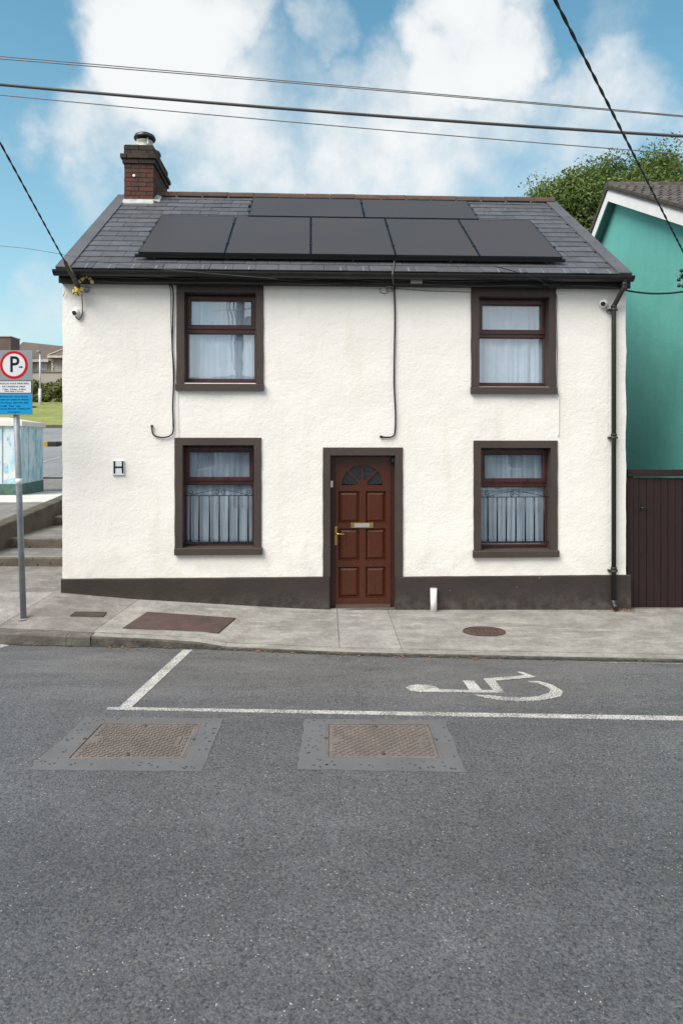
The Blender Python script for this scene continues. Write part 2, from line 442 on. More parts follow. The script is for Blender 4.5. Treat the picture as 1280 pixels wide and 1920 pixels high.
def m_pocked():
    t = NT('grey_pocked_concrete'); p = t.pos()
    s = t.n('ShaderNodeVectorMath', operation='SCALE'); s.inputs[0].default_value = (.112,.114,.122)
    t.set(s.inputs['Scale'], t.math('MULTIPLY', t.rng(t.noise(p, 3, 6), .3, .7, .9, 1.1), t.rng(t.noise(p, 90, 3), .3, .7, .92, 1.08)))
    return t.finish(s.outputs[0], .85, .3, 0, t.bump(t.noise(p, 60, 4), .002, .7))
def m_leaf(name='green_foliage', ca=(.050,.098,.024), cb=(.120,.178,.036), cc_=(.155,.22,.048)):
    t = NT(name); p = t.pos()
    oi = t.noise(p, 1.4, 3); fi = t.noise(p, 40, 2)
    c = t.mix(t.rng(oi, .38, .62), ca, cb)
    c = t.mix(t.rng(fi, .4, .6, 0, .4), c, cc_)
    d = t.n('ShaderNodeBsdfPrincipled'); t.set(d.inputs['Base Color'], c); d.inputs['Roughness'].default_value = .5
    tl = t.n('ShaderNodeBsdfTranslucent'); t.set(tl.inputs[0], t.mix(.5, c, (.12,.20,.02)))
    a = t.n('ShaderNodeMixShader'); a.inputs[0].default_value = .3
    t.t.links.new(d.outputs[0], a.inputs[1]); t.t.links.new(tl.outputs[0], a.inputs[2]); t.t.links.new(a.outputs[0], t.out.inputs[0])
    return t.m
def m_plinth():
    t = NT('dark_brown_plinth_paint'); p = t.pos()
    c = t.mix(t.rng(t.noise(p, 2.2, 6, .6), .35, .66), (.039,.030,.027), (.031,.0245,.0225))
    c = t.mix(t.rng(t.voro(p, 5.5), .03, .055, .6, 0), c, (.26,.25,.23))
    c = t.mix(t.rng(t.noise(p, 24, 5, .7), .66, .74, 0, .35), c, (.11,.10,.09))
    z = t.n('ShaderNodeSeparateXYZ'); t.set(z.inputs[0], p)
    c = t.mix(t.math('MULTIPLY', t.rng(z.outputs[2], -.02, .30, .6, 0, True), t.rng(t.noise(p, 7, 6, .7), .42, .68)), c, (.12,.11,.10))
    return t.finish(c, .62, .35, 0, t.bump(t.noise(p, 24, 5, .65), .007, .8))
def m_step():
    t = NT('step_riser_worn_yellow'); p = t.pos()
    c = t.mix(t.rng(t.noise(p, 3, 6), .35, .65), (.075,.065,.052), (.12,.105,.085))
    c = t.mix(t.rng(t.noise(t.pos(scale=(1,1,2)), 6, 6, .7), .56, .66, 0, .8), c, (.17,.115,.028))
    c = t.mix(t.rng(t.noise(p, 11, 6, .7), .56, .66), c, (.028,.026,.022))
    return t.finish(c, .9, .2, 0, t.bump(t.noise(p, 40, 5), .01, .8))
def m_teal():
    t = NT('turquoise_painted_render'); p = t.pos()
    c = t.mix(t.rng(t.noise(p, .9, 5), .35, .65), (.13,.45,.405), (.15,.48,.435))
    c = t.mix(t.rng(t.noise(t.pos(scale=(2,2,.25)), 3, 5, .6), .5, .75, 0, .28), c, (.08,.33,.30))
    return t.finish(c, .75, .3, 0, t.bump(t.math('ADD', t.noise(p, 34, 6, .65), t.math('MULTIPLY', t.noise(p, 3, 3), 2.0)), .006, .8))
M = dict(
    paint_faded=m_paint('faded_road_paint', .46, .62),
    net_sheer=m_curtain('sheer_net_curtain', .06, .40),
    render=m_render(), asphalt=m_asphalt(), paint=m_paint(), slate=m_slate(), glass=m_glass(), net=m_curtain(), mural=m_mural(),
    leaf=m_leaf(), step=m_step(), teal=m_teal(), pocked=m_pocked(),
    conc=m_concrete('grey_pavement_concrete', (.275,.268,.253), (.218,.212,.199), (.155,.150,.139), .6),
    conc_pink=m_concrete('pinkish_pavement_concrete', (.232,.212,.203), (.182,.168,.161), (.125,.117,.11), .6),
    conc_light=m_concrete('pale_pavement_concrete', (.285,.282,.272), (.232,.23,.221), (.2,.195,.18), .4),
    conc_side=m_concrete('side_apron_concrete', (.27,.258,.247), (.22,.21,.202), (.19,.18,.165), .4),
    conc_white=m_concrete('bleached_concrete', (.60,.59,.56), (.52,.51,.48), (.42,.41,.38), .3),
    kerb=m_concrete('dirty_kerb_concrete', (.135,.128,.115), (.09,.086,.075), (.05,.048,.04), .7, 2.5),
    tarmac=m_concrete('coarse_path_tarmac', (.20,.192,.18), (.155,.15,.142), (.10,.095,.085), .5),
    pock=simple('pock_grey', (.075,.075,.078), .9),
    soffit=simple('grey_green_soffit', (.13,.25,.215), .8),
    kerb_face=simple('shade_dark_kerb_face', (.075,.071,.062), .95, .2, var=.5, vs=9, bump=.008, bs=35, fine=.35),  # darkened to paint the shadow line at the dropped kerb's front
    silt_shade=simple('dark_silt_and_shade', (.045,.042,.035), .95, .2, var=.6, vs=16, fine=.4),
    joint=simple('dark_joint', (.05,.047,.04), .95),
    brown=simple('dark_brown_masonry_paint', (.052,.040,.035), .62, .35, var=.10, vs=2.5, bump=.002, bs=40, fine=.06),
    plinth=m_plinth(),
    upvc=simple('rosewood_window_frame', (.050,.017,.017), .32, .5, var=.15, vs=8),
    dark_gap=simple('black_gasket', (.006,.006,.006), .6),
    door=m_wood('mahogany_door', (.080,.020,.0075), (.048,.0125,.005), (12,12,.8), .27, .5),
    door_dark=m_wood('mahogany_door_frame', (.040,.012,.006), (.025,.0075,.0045), (12,12,.8)),
    fan_glass=simple('dark_obscured_glass', (.018,.024,.030), .12, .6, var=.3, vs=30),
    brass=simple('polished_brass', (.62,.42,.11), .28, .5, 1.0, var=.1),
    silver_label=simple('brushed_flap', (.5,.5,.52), .35, .5, .6, var=.1),
    white_plastic=simple('white_plastic', (.74,.74,.72), .4, .5, var=.04),
    grey_plastic=simple('grey_plastic', (.28,.28,.28), .5),
    black_plastic=simple('black_plastic', (.010,.010,.010), .38, .5, var=.25, vs=6),
    black_cast=simple('black_painted_downpipe', (.020,.019,.018), .45, .5, var=.3, vs=9, bump=.002, bs=50),
    fascia=simple('grimy_black_fascia', (.011,.010,.009), .6, .4, var=.55, vs=9, bump=.004, bs=30),
    iron=simple('black_wrought_iron', (.007,.007,.008), .45, .5),
    cable=simple('black_cable', (.012,.012,.013), .55, .4),
    cable_pale=simple('pale_grey_cable', (.17,.17,.17), .6, .4),
    cable_grey=simple('grey_cable', (.075,.075,.075), .6, .4),
    yellow=simple('yellow_sleeve', (.62,.46,.06), .5, var=.2, vs=20),
    cream_sleeve=simple('cream_sleeve', (.60,.50,.20), .5),
    panel=simple('black_solar_glass', (.054,.049,.049), .40, .17, var=.05, vs=.8),
    panel_frame=simple('black_anodised_frame', (.012,.012,.013), .4, .5),
    rail=simple('dark_rail', (.02,.02,.02), .4),
    trim=simple('grey_verge_trim', (.088,.090,.098), .5, .35, var=.12, vs=3),
    deck=simple('dark_roof_felt', (.02,.02,.022), .9),
    ridge=m_brick('terracotta_ridge', [(.10,.062,.050), (.088,.060,.050), (.080,.060,.052), (.115,.066,.052)], .4),
    brick=m_brick('weathered_red_brick', [(.105,.047,.038), (.085,.045,.040), (.115,.047,.038), (.068,.048,.043), (.085,.052,.044)], .48),
    brick_soot=m_brick('sooty_brick', [(.050,.043,.036), (.060,.045,.037), (.042,.038,.033), (.09,.045,.036)], .45),
    mortar=simple('grey_mortar', (.065,.060,.053), .95, .2, var=.25, vs=14, bump=.005),
    lead=simple('pale_mortar_flashing', (.36,.39,.39), .8, .3, var=.25, vs=9, bump=.008, bs=30),
    pot=simple('pale_clay_liner', (.55,.54,.50), .6, var=.12, vs=14),
    cowl=simple('dark_steel_cowl', (.055,.055,.05), .35, .5, .7, var=.4, vs=25),
    steel=simple('bright_steel', (.65,.66,.66), .3, .5, .8),
    galv=simple('galvanised_steel', (.23,.26,.29), .5, .5, .25, var=.2, vs=7, fine=.1),
    sign_grey=simple('grey_sign_back', (.23,.26,.285), .6, .2, var=.04),
    sign_white=simple('white_sign_film', (.60,.63,.68), .6, .2, var=.03),
    sign_red=simple('red_sign_film', (.46,.004,.010), .6, .15, var=.03),
    sign_blue=simple('blue_sign_film', (.002,.27,.55), .6, .2, var=.03),
    sign_black=simple('dark_sign_film', (.006,.009,.018), .6, .15, var=.03),
    sign_text=simple('grey_sign_lettering', (.07,.075,.09), .6, .15, var=.03),
    sign_navy=simple('navy_sign_lettering', (.002,.07,.20), .6, .15, var=.03),
    cabinet_green=simple('green_cabinet_base', (.05,.11,.09), .7, var=.4, vs=9),
    cabinet_lid=simple('cream_cabinet_lid', (.62,.57,.53), .6, var=.06),
    gate=m_wood('maroon_stained_board', (.027,.0125,.0115), (.012,.006,.0065), (10,10,.5), .5, .35),
    barge=simple('white_bargeboard_paint', (.74,.75,.76), .55, .4, var=.05, vs=3),
    tile=simple('brown_concrete_roof_tile', (.078,.070,.066), .85, .25, var=.35, vs=9, bump=.006, bs=40, rnd=.22),
    bark=simple('tree_bark', (.07,.055,.04), .9, bump=.02, bs=20),
    cast=m_cast('worn_cast_iron', (.175,.150,.138), (.135,.118,.110)),
    rust=m_cast('rusty_plate', (.095,.060,.050), (.060,.043,.038)),
    grass=simple('mown_grass', (.20,.225,.075), .9, .2, var=.25, vs=.6, fine=.25),
    earth=simple('rough_ground', (.13,.125,.10), .95, .2, var=.3, vs=.3),
    far_wall=simple('grey_dashed_wall', (.36,.335,.31), .9, .2, var=.08, vs=1.5),
    far_trim=simple('cream_trim', (.48,.45,.40), .8, .2),
    far_roof=simple('brown_tiled_roof', (.125,.10,.09), .9, .2, var=.12, vs=1.0, fine=.12),
    far_glass=simple('pale_far_pane', (.30,.35,.42), .2, .6),
    far_white=simple('white_far_frame', (.70,.71,.72), .6),
    lamp_post=simple('pale_lamp_column', (.55,.58,.62), .5),
    hedge=m_leaf('olive_hedge_foliage', (.085,.105,.028), (.15,.165,.05), (.20,.18,.075)),
    opp_wall=simple('plain_grey_house_render', (.32,.32,.31), .9, .2, var=.1, vs=1.0),
    opp_roof=simple('grey_slate_far', (.07,.075,.085), .6),
    pole_wood=simple('weathered_pole_wood', (.10,.085,.07), .9, .2, bump=.01),
    leaf_dry=simple('dry_leaf', (.22,.11,.045), .8, var=.4, vs=30),
)

# ================================================================== ground, road, kerb, pavement
ZR = -0.12
g = MB().add([(-600,-600,-.5),(600,-600,-.5),(600,900,-.5),(-600,900,-.5)], [(0,1,2,3)]).build('ground', M['earth'])
tag(g, kind='structure')
kerb_px = [(0,1208,22),(155,1211.5,18.5),(300,1214,14.5),(370,1216,11.5),(400,1217,7.5),(424,1217.8,4.5),(640,1227.5,4.5),(960,1235,4.8),(1280,1241.5,5)]
KX, KY, KH = [], [], []
for a, b, h in kerb_px:
    p = on_z(a, b, ZR); KX.append(p.x); KY.append(p.y); KH.append(h*p.y/F)
s0 = (KY[1]-KY[0])/(KX[1]-KX[0]); s1 = (KY[-1]-KY[-3])/(KX[-1]-KX[-3])
KX = [-16] + KX + [18]; KY = [KY[0] + s0*(-16-KX[1])*.3] + KY + [KY[-1] + s1*(18-KX[-2])]; KH = [KH[0]+.02] + KH + [KH[-1]]
def interp(x, xs, ys):
    if x <= xs[0]: return ys[0]
    for i in range(len(xs)-1):
        if x <= xs[i+1]:
            return ys[i] + (ys[i+1]-ys[i])*(x-xs[i])/(xs[i+1]-xs[i])
    return ys[-1]
def yk(x): return interp(x, KX, KY)
def zk(x): return ZR + interp(x, KX, KH)
base_px = [(117,1110),(250,1122),(400,1131),(560,1140),(640,1143),(900,1142.5),(1180,1143),(1280,1142)]
BX, BZ = [], []
for a, b in base_px:
    s, z = fp(a, b); p = loc2w(s, 0, z); BX.append(p.x); BZ.append(z)
def yw(x): return D0 + x*math.tan(YAW)
def zb(x): return interp(x, BX, BZ)
KW = .14
def zp(x, y):
    k = yk(x)+KW
    t = (y-k)/(yw(x)-k)
    return zk(x)+.012 + (zb(x)-zk(x)-.012)*t
def on_pave(px, py):
    z = 0.0
    for _ in range(80):
        p = on_z(px, py, z); z = .65*z+.35*zp(p.x, p.y)
    return on_z(px, py, z)
# road: one sheet from far behind the camera to under the kerb
xs = [KX[0]-80] + [KX[0]+i*.5 for i in range(69)] + [90]
mb = MB(); vs = []
for x in xs: vs += [(x, -60, ZR), (x, yk(x)+.06, ZR)]
mb.add(vs, [(2*i, 2*i+2, 2*i+3, 2*i+1) for i in range(len(xs)-1)])
tag(mb.build('road', M['asphalt']), kind='structure')
# kerb stones
kb = MB(); N = 0
kbase = None
def kerb_piece(x0, x1, m, parent):
    b = MB(); n = max(2, int((x1-x0)/.08)); pr = []
    for i in range(n+1):
        x = x0+(x1-x0)*i/n; y = yk(x); z = zk(x); j = (mnoise.noise(Vector((x*3.1, 0, 1)))*.006)
        h = max(z-ZR, .015); r = min(.02, h*.5)
        pr.append([(x, y+j+.004, ZR-.1), (x, y+j, z-r), (x, y+j+r*.4, z-r*.35), (x, y+j+r*1.2, z), (x, y+KW, z+.006), (x, y+KW, ZR-.1)])
    vs = [p for ring in pr for p in ring]; fs = []
    for i in range(n):
        for k in range(5): fs.append((i*6+k, (i+1)*6+k, (i+1)*6+k+1, i*6+k+1))
    fs += [tuple(range(6)), tuple(n*6+k for k in range(5,-1,-1))]
    b.add(vs, fs)
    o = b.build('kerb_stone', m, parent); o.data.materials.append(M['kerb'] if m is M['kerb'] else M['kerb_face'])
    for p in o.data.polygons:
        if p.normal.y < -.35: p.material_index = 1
    return o
kroot = empty('kerb', None, None); tag(kroot, kind='structure')
x = KX[0]
while x < -2.86:
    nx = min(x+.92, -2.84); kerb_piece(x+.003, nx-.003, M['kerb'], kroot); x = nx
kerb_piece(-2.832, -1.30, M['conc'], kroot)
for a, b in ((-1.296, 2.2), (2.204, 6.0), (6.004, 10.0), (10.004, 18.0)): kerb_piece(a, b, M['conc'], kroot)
# pavement: base sheet and poured bays with open joints
def pave_sheet(xa, xb, lift, t0=0.0, t1=1.0, skew=(0,0,0,0)):
    """xa, xb: (x at kerb, x at wall) of the two edges"""
    b = MB(); nx = max(2, int((max(xb)-min(xa))/.12)); nt_ = 14; vs = []
    for i in range(nx+1):
        u = i/nx
        for j in range(nt_+1):
            t = t0+(t1-t0)*j/nt_
            X = (xa[0]*(1-t)+xa[1]*t)*(1-u) + (xb[0]*(1-t)+xb[1]*t)*u
            Y0 = yk(X)+KW+.003; Y1 = yw(X)+(.04 if X > -3.63 else 0)
            Y = Y0+(Y1-Y0)*t
            z = zp(X, Y)+lift+mnoise.noise(Vector((X*1.3, Y*1.9, 3)))*.0025
            vs.append((X, Y, z))
    n = len(vs)
    low = [(x, y, z-.06) for x, y, z in vs]
    fs = []
    w = nt_+1
    for i in range(nx):
        for j in range(nt_): fs.append((i*w+j, (i+1)*w+j, (i+1)*w+j+1, i*w+j+1))
    edge = [i*w for i in range(nx+1)] + [nx*w+j for j in range(1, w)] + [i*w+nt_ for i in range(nx-1, -1, -1)] + [j for j in range(nt_-1, 0, -1)]
    b.add(vs, fs, True)
    m_ = len(edge)
    b.add([vs[e] for e in edge]+[low[e] for e in edge], [(k, (k+1) % m_, m_+(k+1) % m_, m_+k) for k in range(m_)])
    return b
proot = pave_sheet((-15.9,-15.9), (17.9,17.9), -.035).build('pavement', M['joint']); tag(proot, kind='structure')
J = .003
bays = [((-15.8,-15.8), (-4.02,-3.70), 'conc_side'), ((-4.02,-3.70), (-2.86,-2.60), 'conc_pink'), ((-2.86,-2.60), (-.02,-.06), 'conc'),
        ((-.02,-.06), (.66,.60), 'conc_light'), ((.66,.60), (5.2,5.1), 'conc'), ((5.2,5.1), (10,10), 'conc'), ((10,10), (17.8,17.8), 'conc')]
for a, b, m in bays:
    pave_sheet((a[0]+J, a[1]+J), (b[0]-J, b[1]-J), 0).build('concrete_bay', M[m], proot)
# passage floor behind the gate and yard
MB().box(3.5, 9.2, -.3, 5.3, 17, -.045).build('passage_floor', M['tarmac'], None, kind='structure')

# dark strip of dirt and painted kerb shadow where road meets kerb
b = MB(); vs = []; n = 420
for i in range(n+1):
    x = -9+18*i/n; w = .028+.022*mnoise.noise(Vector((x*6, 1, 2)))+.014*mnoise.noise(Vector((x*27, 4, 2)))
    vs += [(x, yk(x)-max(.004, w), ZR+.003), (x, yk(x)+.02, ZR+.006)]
tag(b.add(vs, [(2*i, 2*i+2, 2*i+3, 2*i+1) for i in range(n)]).build('channel_silt_shade', M['silt_shade']), kind='structure')
# rusty leaf litter in the channel
b = MB()
for _ in range(70):
    x = random.choice([random.uniform(-2.6,-1.9), random.uniform(-1.3,.2), random.uniform(.5,1.7), random.uniform(-3.5,4)])
    y = yk(x)-abs(random.gauss(0,.035))-.012; z = ZR+.006; a = random.uniform(0,6.28); l = random.uniform(.012,.028); w = l*.45
    c, s = math.cos(a), math.sin(a)
    b.prism([(x+c*l,y+s*l,z),(x-s*w,y+c*w,z+.004),(x-c*l,y-s*l,z),(x+s*w,y-c*w,z+.006)], (0,0,0), (0,0,.002))
for _ in range(26):
    x = 3.72+random.gauss(0,.10); y = yw(x)-.05-abs(random.gauss(0,.045)); z = zp(x, y)+.006+random.random()*.012; a = random.uniform(0,6.28); l = random.uniform(.012,.03); w = l*.5
    c, s = math.cos(a), math.sin(a)
    b.prism([(x+c*l,y+s*l,z),(x-s*w,y+c*w,z+.008),(x-c*l,y-s*l,z),(x+s*w,y-c*w,z+.01)], (0,0,0), (0,0,.002))
tag(b.build('leaf_litter', M['leaf_dry']), kind='stuff', label='dry brown leaf litter lying in the road channel along the kerb and by the downpipe foot')

# ================================================================== road markings
def flat(polys, name, m, lift=.004, plane=None, **kw):
    b = MB()
    for k, pts in enumerate(polys):
        q = [on_z(px, py, ZR) for px, py in pts]
        z = ZR+lift+k*.0006
        b.prism([(p.x, p.y, z) for p in q], (0,0,-.003-k*.0006), (0,0,0))
    return b.build(name, m, **kw)
o = recentre(flat([[(222,1326.5),(1700,1350),(1700,1359.5),(200,1331),(203,1327)], [(343,1219),(361,1219),(247,1327),(222,1328)]], 'bay_line', M['paint']))
tag(o, 'worn white painted outline of the parking bay with its slanting end', 'road marking')
o = recentre(flat([[(1095,1241.0),(1700,1250),(1700,1252.6),(1095,1242.6)]], 'kerb_line', M['paint_faded']))
tag(o, 'thin faded white line painted on the road tight along the kerb at right', 'road marking')
o = recentre(flat([[(-40,1206.5),(4,1208.5),(18,1210.5),(2,1215),(-40,1216)]], 'line_end', M['paint']))
tag(o, 'pale painted line end at the kerb by the foot of the sign pole', 'road marking')
def wc(pts): return [(750+x/4, 1240+y/4) for x, y in pts]
sym = [wc([(38,198),(70,182),(130,176),(210,180),(270,193),(292,210),(282,229),(150,232),(80,222)]),
       wc([(282,211),(515,219),(697,218),(785,238),(282,233)]),
       wc([(468,148),(550,148),(612,220),(517,220)]),
       wc([(622,133),(735,124),(712,150),(778,234),(697,220)]),
       wc([(730,126),(932,108),(965,128),(716,149)]),
       wc([(872,82),(912,84),(1018,122),(960,129),(930,107)])]
wo = [(950,150),(1040,151),(1140,178),(1210,222),(1218,240),(1200,264),(1100,288),(1000,298),(900,302),(780,296),(640,276),(556,254)]
wi = [(960,158),(1030,164),(1095,192),(1122,212),(1122,228),(1108,241),(1045,261),(970,271),(900,274),(780,269),(680,258),(560,252)]
for k in range(11): sym.append(wc([wo[k], wo[k+1], wi[k+1], wi[k]]))
b = MB()
for k, pts in enumerate(sym):
    q = [on_z(px, py, ZR) for px, py in pts]; z = ZR+.0045+(k*.0006 if k < 6 else 0)
    b.prism([(p.x, p.y, z) for p in q], (0,0,-.003), (0,0,0))
o = recentre(b.build('wheelchair_symbol', M['paint']))
tag(o, 'white wheelchair user symbol painted lying on its side inside the bay', 'road marking')

# ================================================================== covers in road and pavement
def quad_pt(q, u, v):
    a = q[0]*(1-u)+q[1]*u; b_ = q[3]*(1-u)+q[2]*u
    return a*(1-v)+b_*v
def road_cover(sur, plate, label, grp):
    S = [on_z(*p, ZR) for p in sur]; P = [on_z(*p, ZR) for p in plate]
    c = sum(P, Vector())/4
    root = empty('chamber_cover', label, 'manhole cover', (c.x, c.y, ZR), 0, grp, (c.x, c.y, ZR))
    G = [quad_pt(P, u, v) for u, v in ((-.012,-.015),(1.012,-.015),(1.012,1.015),(-.012,1.015))]
    b = MB()                                           # concrete collar round the frame
    top, bot = ZR+.009, ZR-.05
    for k in range(4):
        l = (k+1) % 4; n = 24; rows_ = []
        for q in range(n+1):
            u = q/n; o_ = S[k]*(1-u)+S[l]*u; i_ = G[k]*(1-u)+G[l]*u
            d = (o_-i_).normalized(); w = mnoise.noise(o_*9)*.016+mnoise.noise(o_*31)*.009 if 0 < q < n else 0
            o_ = o_+d*w
            rows_ += [(o_.x,o_.y,bot), (o_.x,o_.y,top-.0055), (i_.x,i_.y,top), (i_.x,i_.y,bot)]
        b.add(rows_, [(q*4+m2,(q+1)*4+m2,(q+1)*4+(m2+1)%4,q*4+(m2+1)%4) for q in range(n) for m2 in range(4)])
    b.build('collar', M['pocked'], root)
    b = MB()                                           # pock marks left in the collar
    def inside(u, v): return -.02 < u < 1.02 and -.02 < v < 1.02
    for _ in range(700):
        u, v = random.uniform(-.32,1.3), random.uniform(-.34,1.4)
        if len(b.f) > 9*52: break
        if -.06 < u < 1.06 and -.09 < v < 1.09: continue
        p = quad_pt(P, u, v)
        ok = all(((S[(k+1)%4]-S[k]).x*(p-S[k]).y-(S[(k+1)%4]-S[k]).y*(p-S[k]).x)*-1 > .03*(S[(k+1)%4]-S[k]).length for k in range(4))
        if not ok: continue
        r = random.uniform(.004,.0085); a0 = random.random()*3
        b.prism([(p.x+r*math.cos(a0+a*math.pi/3.5)*1.3, p.y+r*math.sin(a0+a*math.pi/3.5), top) for a in range(7)], (0,0,-.008), (0,0,.0015))
    b.build('pock_mark', M['pock'], root, kind='stuff')
    b = MB(); zt = ZR+.010                             # frame rim
    E = [quad_pt(P, u, v) for u, v in ((-.010,-.013),(1.010,-.013),(1.010,1.013),(-.010,1.013))]
    Iq = [quad_pt(P, u, v) for u, v in ((.006,.009),(.994,.009),(.994,.991),(.006,.991))]
    for k in range(4):
        l = (k+1) % 4
        b.hexa([(E[k].x,E[k].y,zt-.04),(E[l].x,E[l].y,zt-.04),(Iq[l].x,Iq[l].y,zt-.04),(Iq[k].x,Iq[k].y,zt-.04),(E[k].x,E[k].y,zt),(E[l].x,E[l].y,zt),(Iq[l].x,Iq[l].y,zt),(Iq[k].x,Iq[k].y,zt)])
    b.build('frame', M['cast'], root)
    b = MB()
    C = [quad_pt(P, u, v) for u, v in ((.012,.018),(.955,.018),(.988,.055),(.988,.955),(.955,.982),(.045,.982),(.012,.945))]
    b.prism([(p.x,p.y,0) for p in C], (0,0,ZR-.03), (0,0,ZR+.004))
    b.build('plate', M['cast'], root)
    b = MB(); nu, nv = 25, 19                          # raised basket-weave tread
    for i in range(nu):
        for j in range(nv):
            u = .045+.91*(i+.5)/nu; v = .05+.90*(j+.5)/nv
            if abs(u-.885) < .035 and .36 < v < .66: continue
            if (u-.49)**2+((v-.07)*.7)**2 < .0007 or (u-.49)**2+((v-.91)*.7)**2 < .0007 or (u < .10 and .4 < v < .56): continue
            sgn = 1 if (i+j) % 2 else -1
            p = quad_pt(P, u, v); e = (P[1]-P[0])/nu*.44; f = (P[3]-P[0])/nv*.20; k = (P[3]-P[0])/nv*.24*sgn
            q = [p-e-k-f, p+e+k-f, p+e+k+f, p-e-k+f]; i_ = [p+(x-p)*.72 for x in q]
            b.hexa([(x.x,x.y,ZR+.003) for x in q]+[(x.x,x.y,ZR+.0115) for x in i_])
    b.build('tread', M['cast'], root, kind='stuff')
    q = [quad_pt(P, u, v) for u, v in ((.875,.40),(.895,.40),(.895,.62),(.875,.62))]
    MB().prism([(x.x,x.y,ZR+.004) for x in q], (0,0,0), (0,0,.006)).build('name_bar', M['cast'], root)
    for u, v in ((.47,.085),(.50,.905),(-.016,.47),(1.014,.49)):
        p = quad_pt(P, u, v)
        MB().lathe((p.x,p.y,ZR+.0), [(.0135,0),(.0135,.0135),(.006,.015)], 10).build('lifting_point', M['joint'], root)
    return root
GC = 'square cast iron covers set in the road'
road_cover([(572,1349),(833,1350),(873,1448),(557,1443)], [(614.6,1359),(804.4,1360),(825.5,1423),(613.8,1421.5)],
           'grey brown chamber cover in a pocked collar, in front of the red door', GC)
road_cover([(162,1345),(419,1348),(378,1447),(52,1444)], [(190.8,1358),(374,1358.8),(344.7,1423.4),(126.8,1424.8)],
           'grey brown chamber cover in a pocked collar, below the corner of the painted bay', GC)
# rusty rectangular plate, small grate and round cover in the pavement
def pave_quad(name, corners, m, label, cat, lift=.006):
    q = [on_pave(*p) for p in corners]; c = sum(q, Vector())/4
    root = empty(name, label, cat, c, 0, None, c)
    return root, q
root, q = pave_quad('access_cover', [(276.7,1148.7),(441,1160),(408.6,1188),(231.8,1178.5)], 'rust', 'large rusty brown rectangular plate set in the pavement below the lower left window', 'manhole cover')
b = MB(); b.prism(q, (0,0,-.03), (0,0,.012)); b.build('plate', M['rust'], root)
def rim(q, w, lo, hi, out=True):
    b = MB(); c = sum(q, Vector())/len(q)
    o_ = [p+(p-c)*w for p in q]
    for k in range(len(q)):
        l = (k+1) % len(q)
        b.hexa([p+Vector((0,0,lo)) for p in (o_[k],o_[l],q[l],q[k])]+[p+Vector((0,0,hi)) for p in (o_[k],o_[l],q[l],q[k])])
    return b
rim(q, .018, -.03, .007).build('frame', M['joint'], root)
for u, v in ((.12,.5),(.88,.5)):
    p = quad_pt(q, u, v); MB().box(p.x-.03,p.y-.012,p.z+.010,p.x+.03,p.y+.012,p.z+.0145).build('lifting_point', M['joint'], root)
root, q = pave_quad('drain_grate', [(142,1148.7),(200.5,1149.2),(194,1157.7),(131,1156.2)], 'rust', 'small rusty meter grate in the pinkish pavement beside the sign pole', 'grate')
b = MB(); b.prism(q, (0,0,-.03), (0,0,.010)); b.build('pit', M['joint'], root)
rim([quad_pt(q,u,v) for u,v in ((.05,.08),(.95,.08),(.95,.92),(.05,.92))], .09, -.02, .016).build('frame', M['rust'], root)
for k in range(9):
    u = .08+.84*(k+.5)/9; a = [quad_pt(q, u-.026, .06), quad_pt(q, u+.026, .06), quad_pt(q, u+.026, .94), quad_pt(q, u-.026, .94)]
    MB().prism(a, (0,0,-.01), (0,0,.015)).build('grate_bar', M['rust'], root)
pc = on_pave(907, 1184.5); pl = on_pave(867.5, 1184); pr_ = on_pave(947.5, 1185)
rr = (pr_-pl).length/2
root = empty('round_cover', 'round rusty brown iron cover in the grey pavement near the white pipe', 'manhole cover', pc, 0, None, pc)
def disc(rx, ry, n=28):
    return [Vector((pc.x+rx*math.cos(2*math.pi*k/n), pc.y+ry*math.sin(2*math.pi*k/n), zp(pc.x+rx*math.cos(2*math.pi*k/n), pc.y+ry*math.sin(2*math.pi*k/n)))) for k in range(n)]
ry = (on_pave(907,1176)-on_pave(907,1193)).length/2
MB().prism(disc(rr*.93, ry*.93), (0,0,-.03), (0,0,.008)).build('plate', M['rust'], root)
q = disc(rr*.94, ry*.94); rim(q, .07, -.03, .011).build('frame', M['rust'], root)
b = MB()
for a in range(-4, 5):
    for c_ in range(-4, 5):
        if a*a+c_*c_ > 15: continue
        p = Vector((pc.x+a*rr*.2, pc.y+c_*ry*.2, 0)); p.z = zp(p.x, p.y)+.008
        b.box(p.x-rr*.06, p.y-ry*.05, p.z, p.x+rr*.06, p.y+ry*.05, p.z+.004)
b.build('tread', M['rust'], root, kind='stuff')

# ================================================================== the cottage
house = empty('cottage', 'two storey cream rendered cottage with dark brown trim and grey slate roof', 'house', (0,D0,0), YAW)
SL, _ = fp(117.5, 800); SR, _ = fp(1172.5, 800)
YE = -.20
ezl = fp(123, 503.5, YE); ezr = fp(1180, 513.5, YE)
ZE = (ezl[1]+ezr[1])/2; RL, RR = ezl[0]+.0, ezr[0]
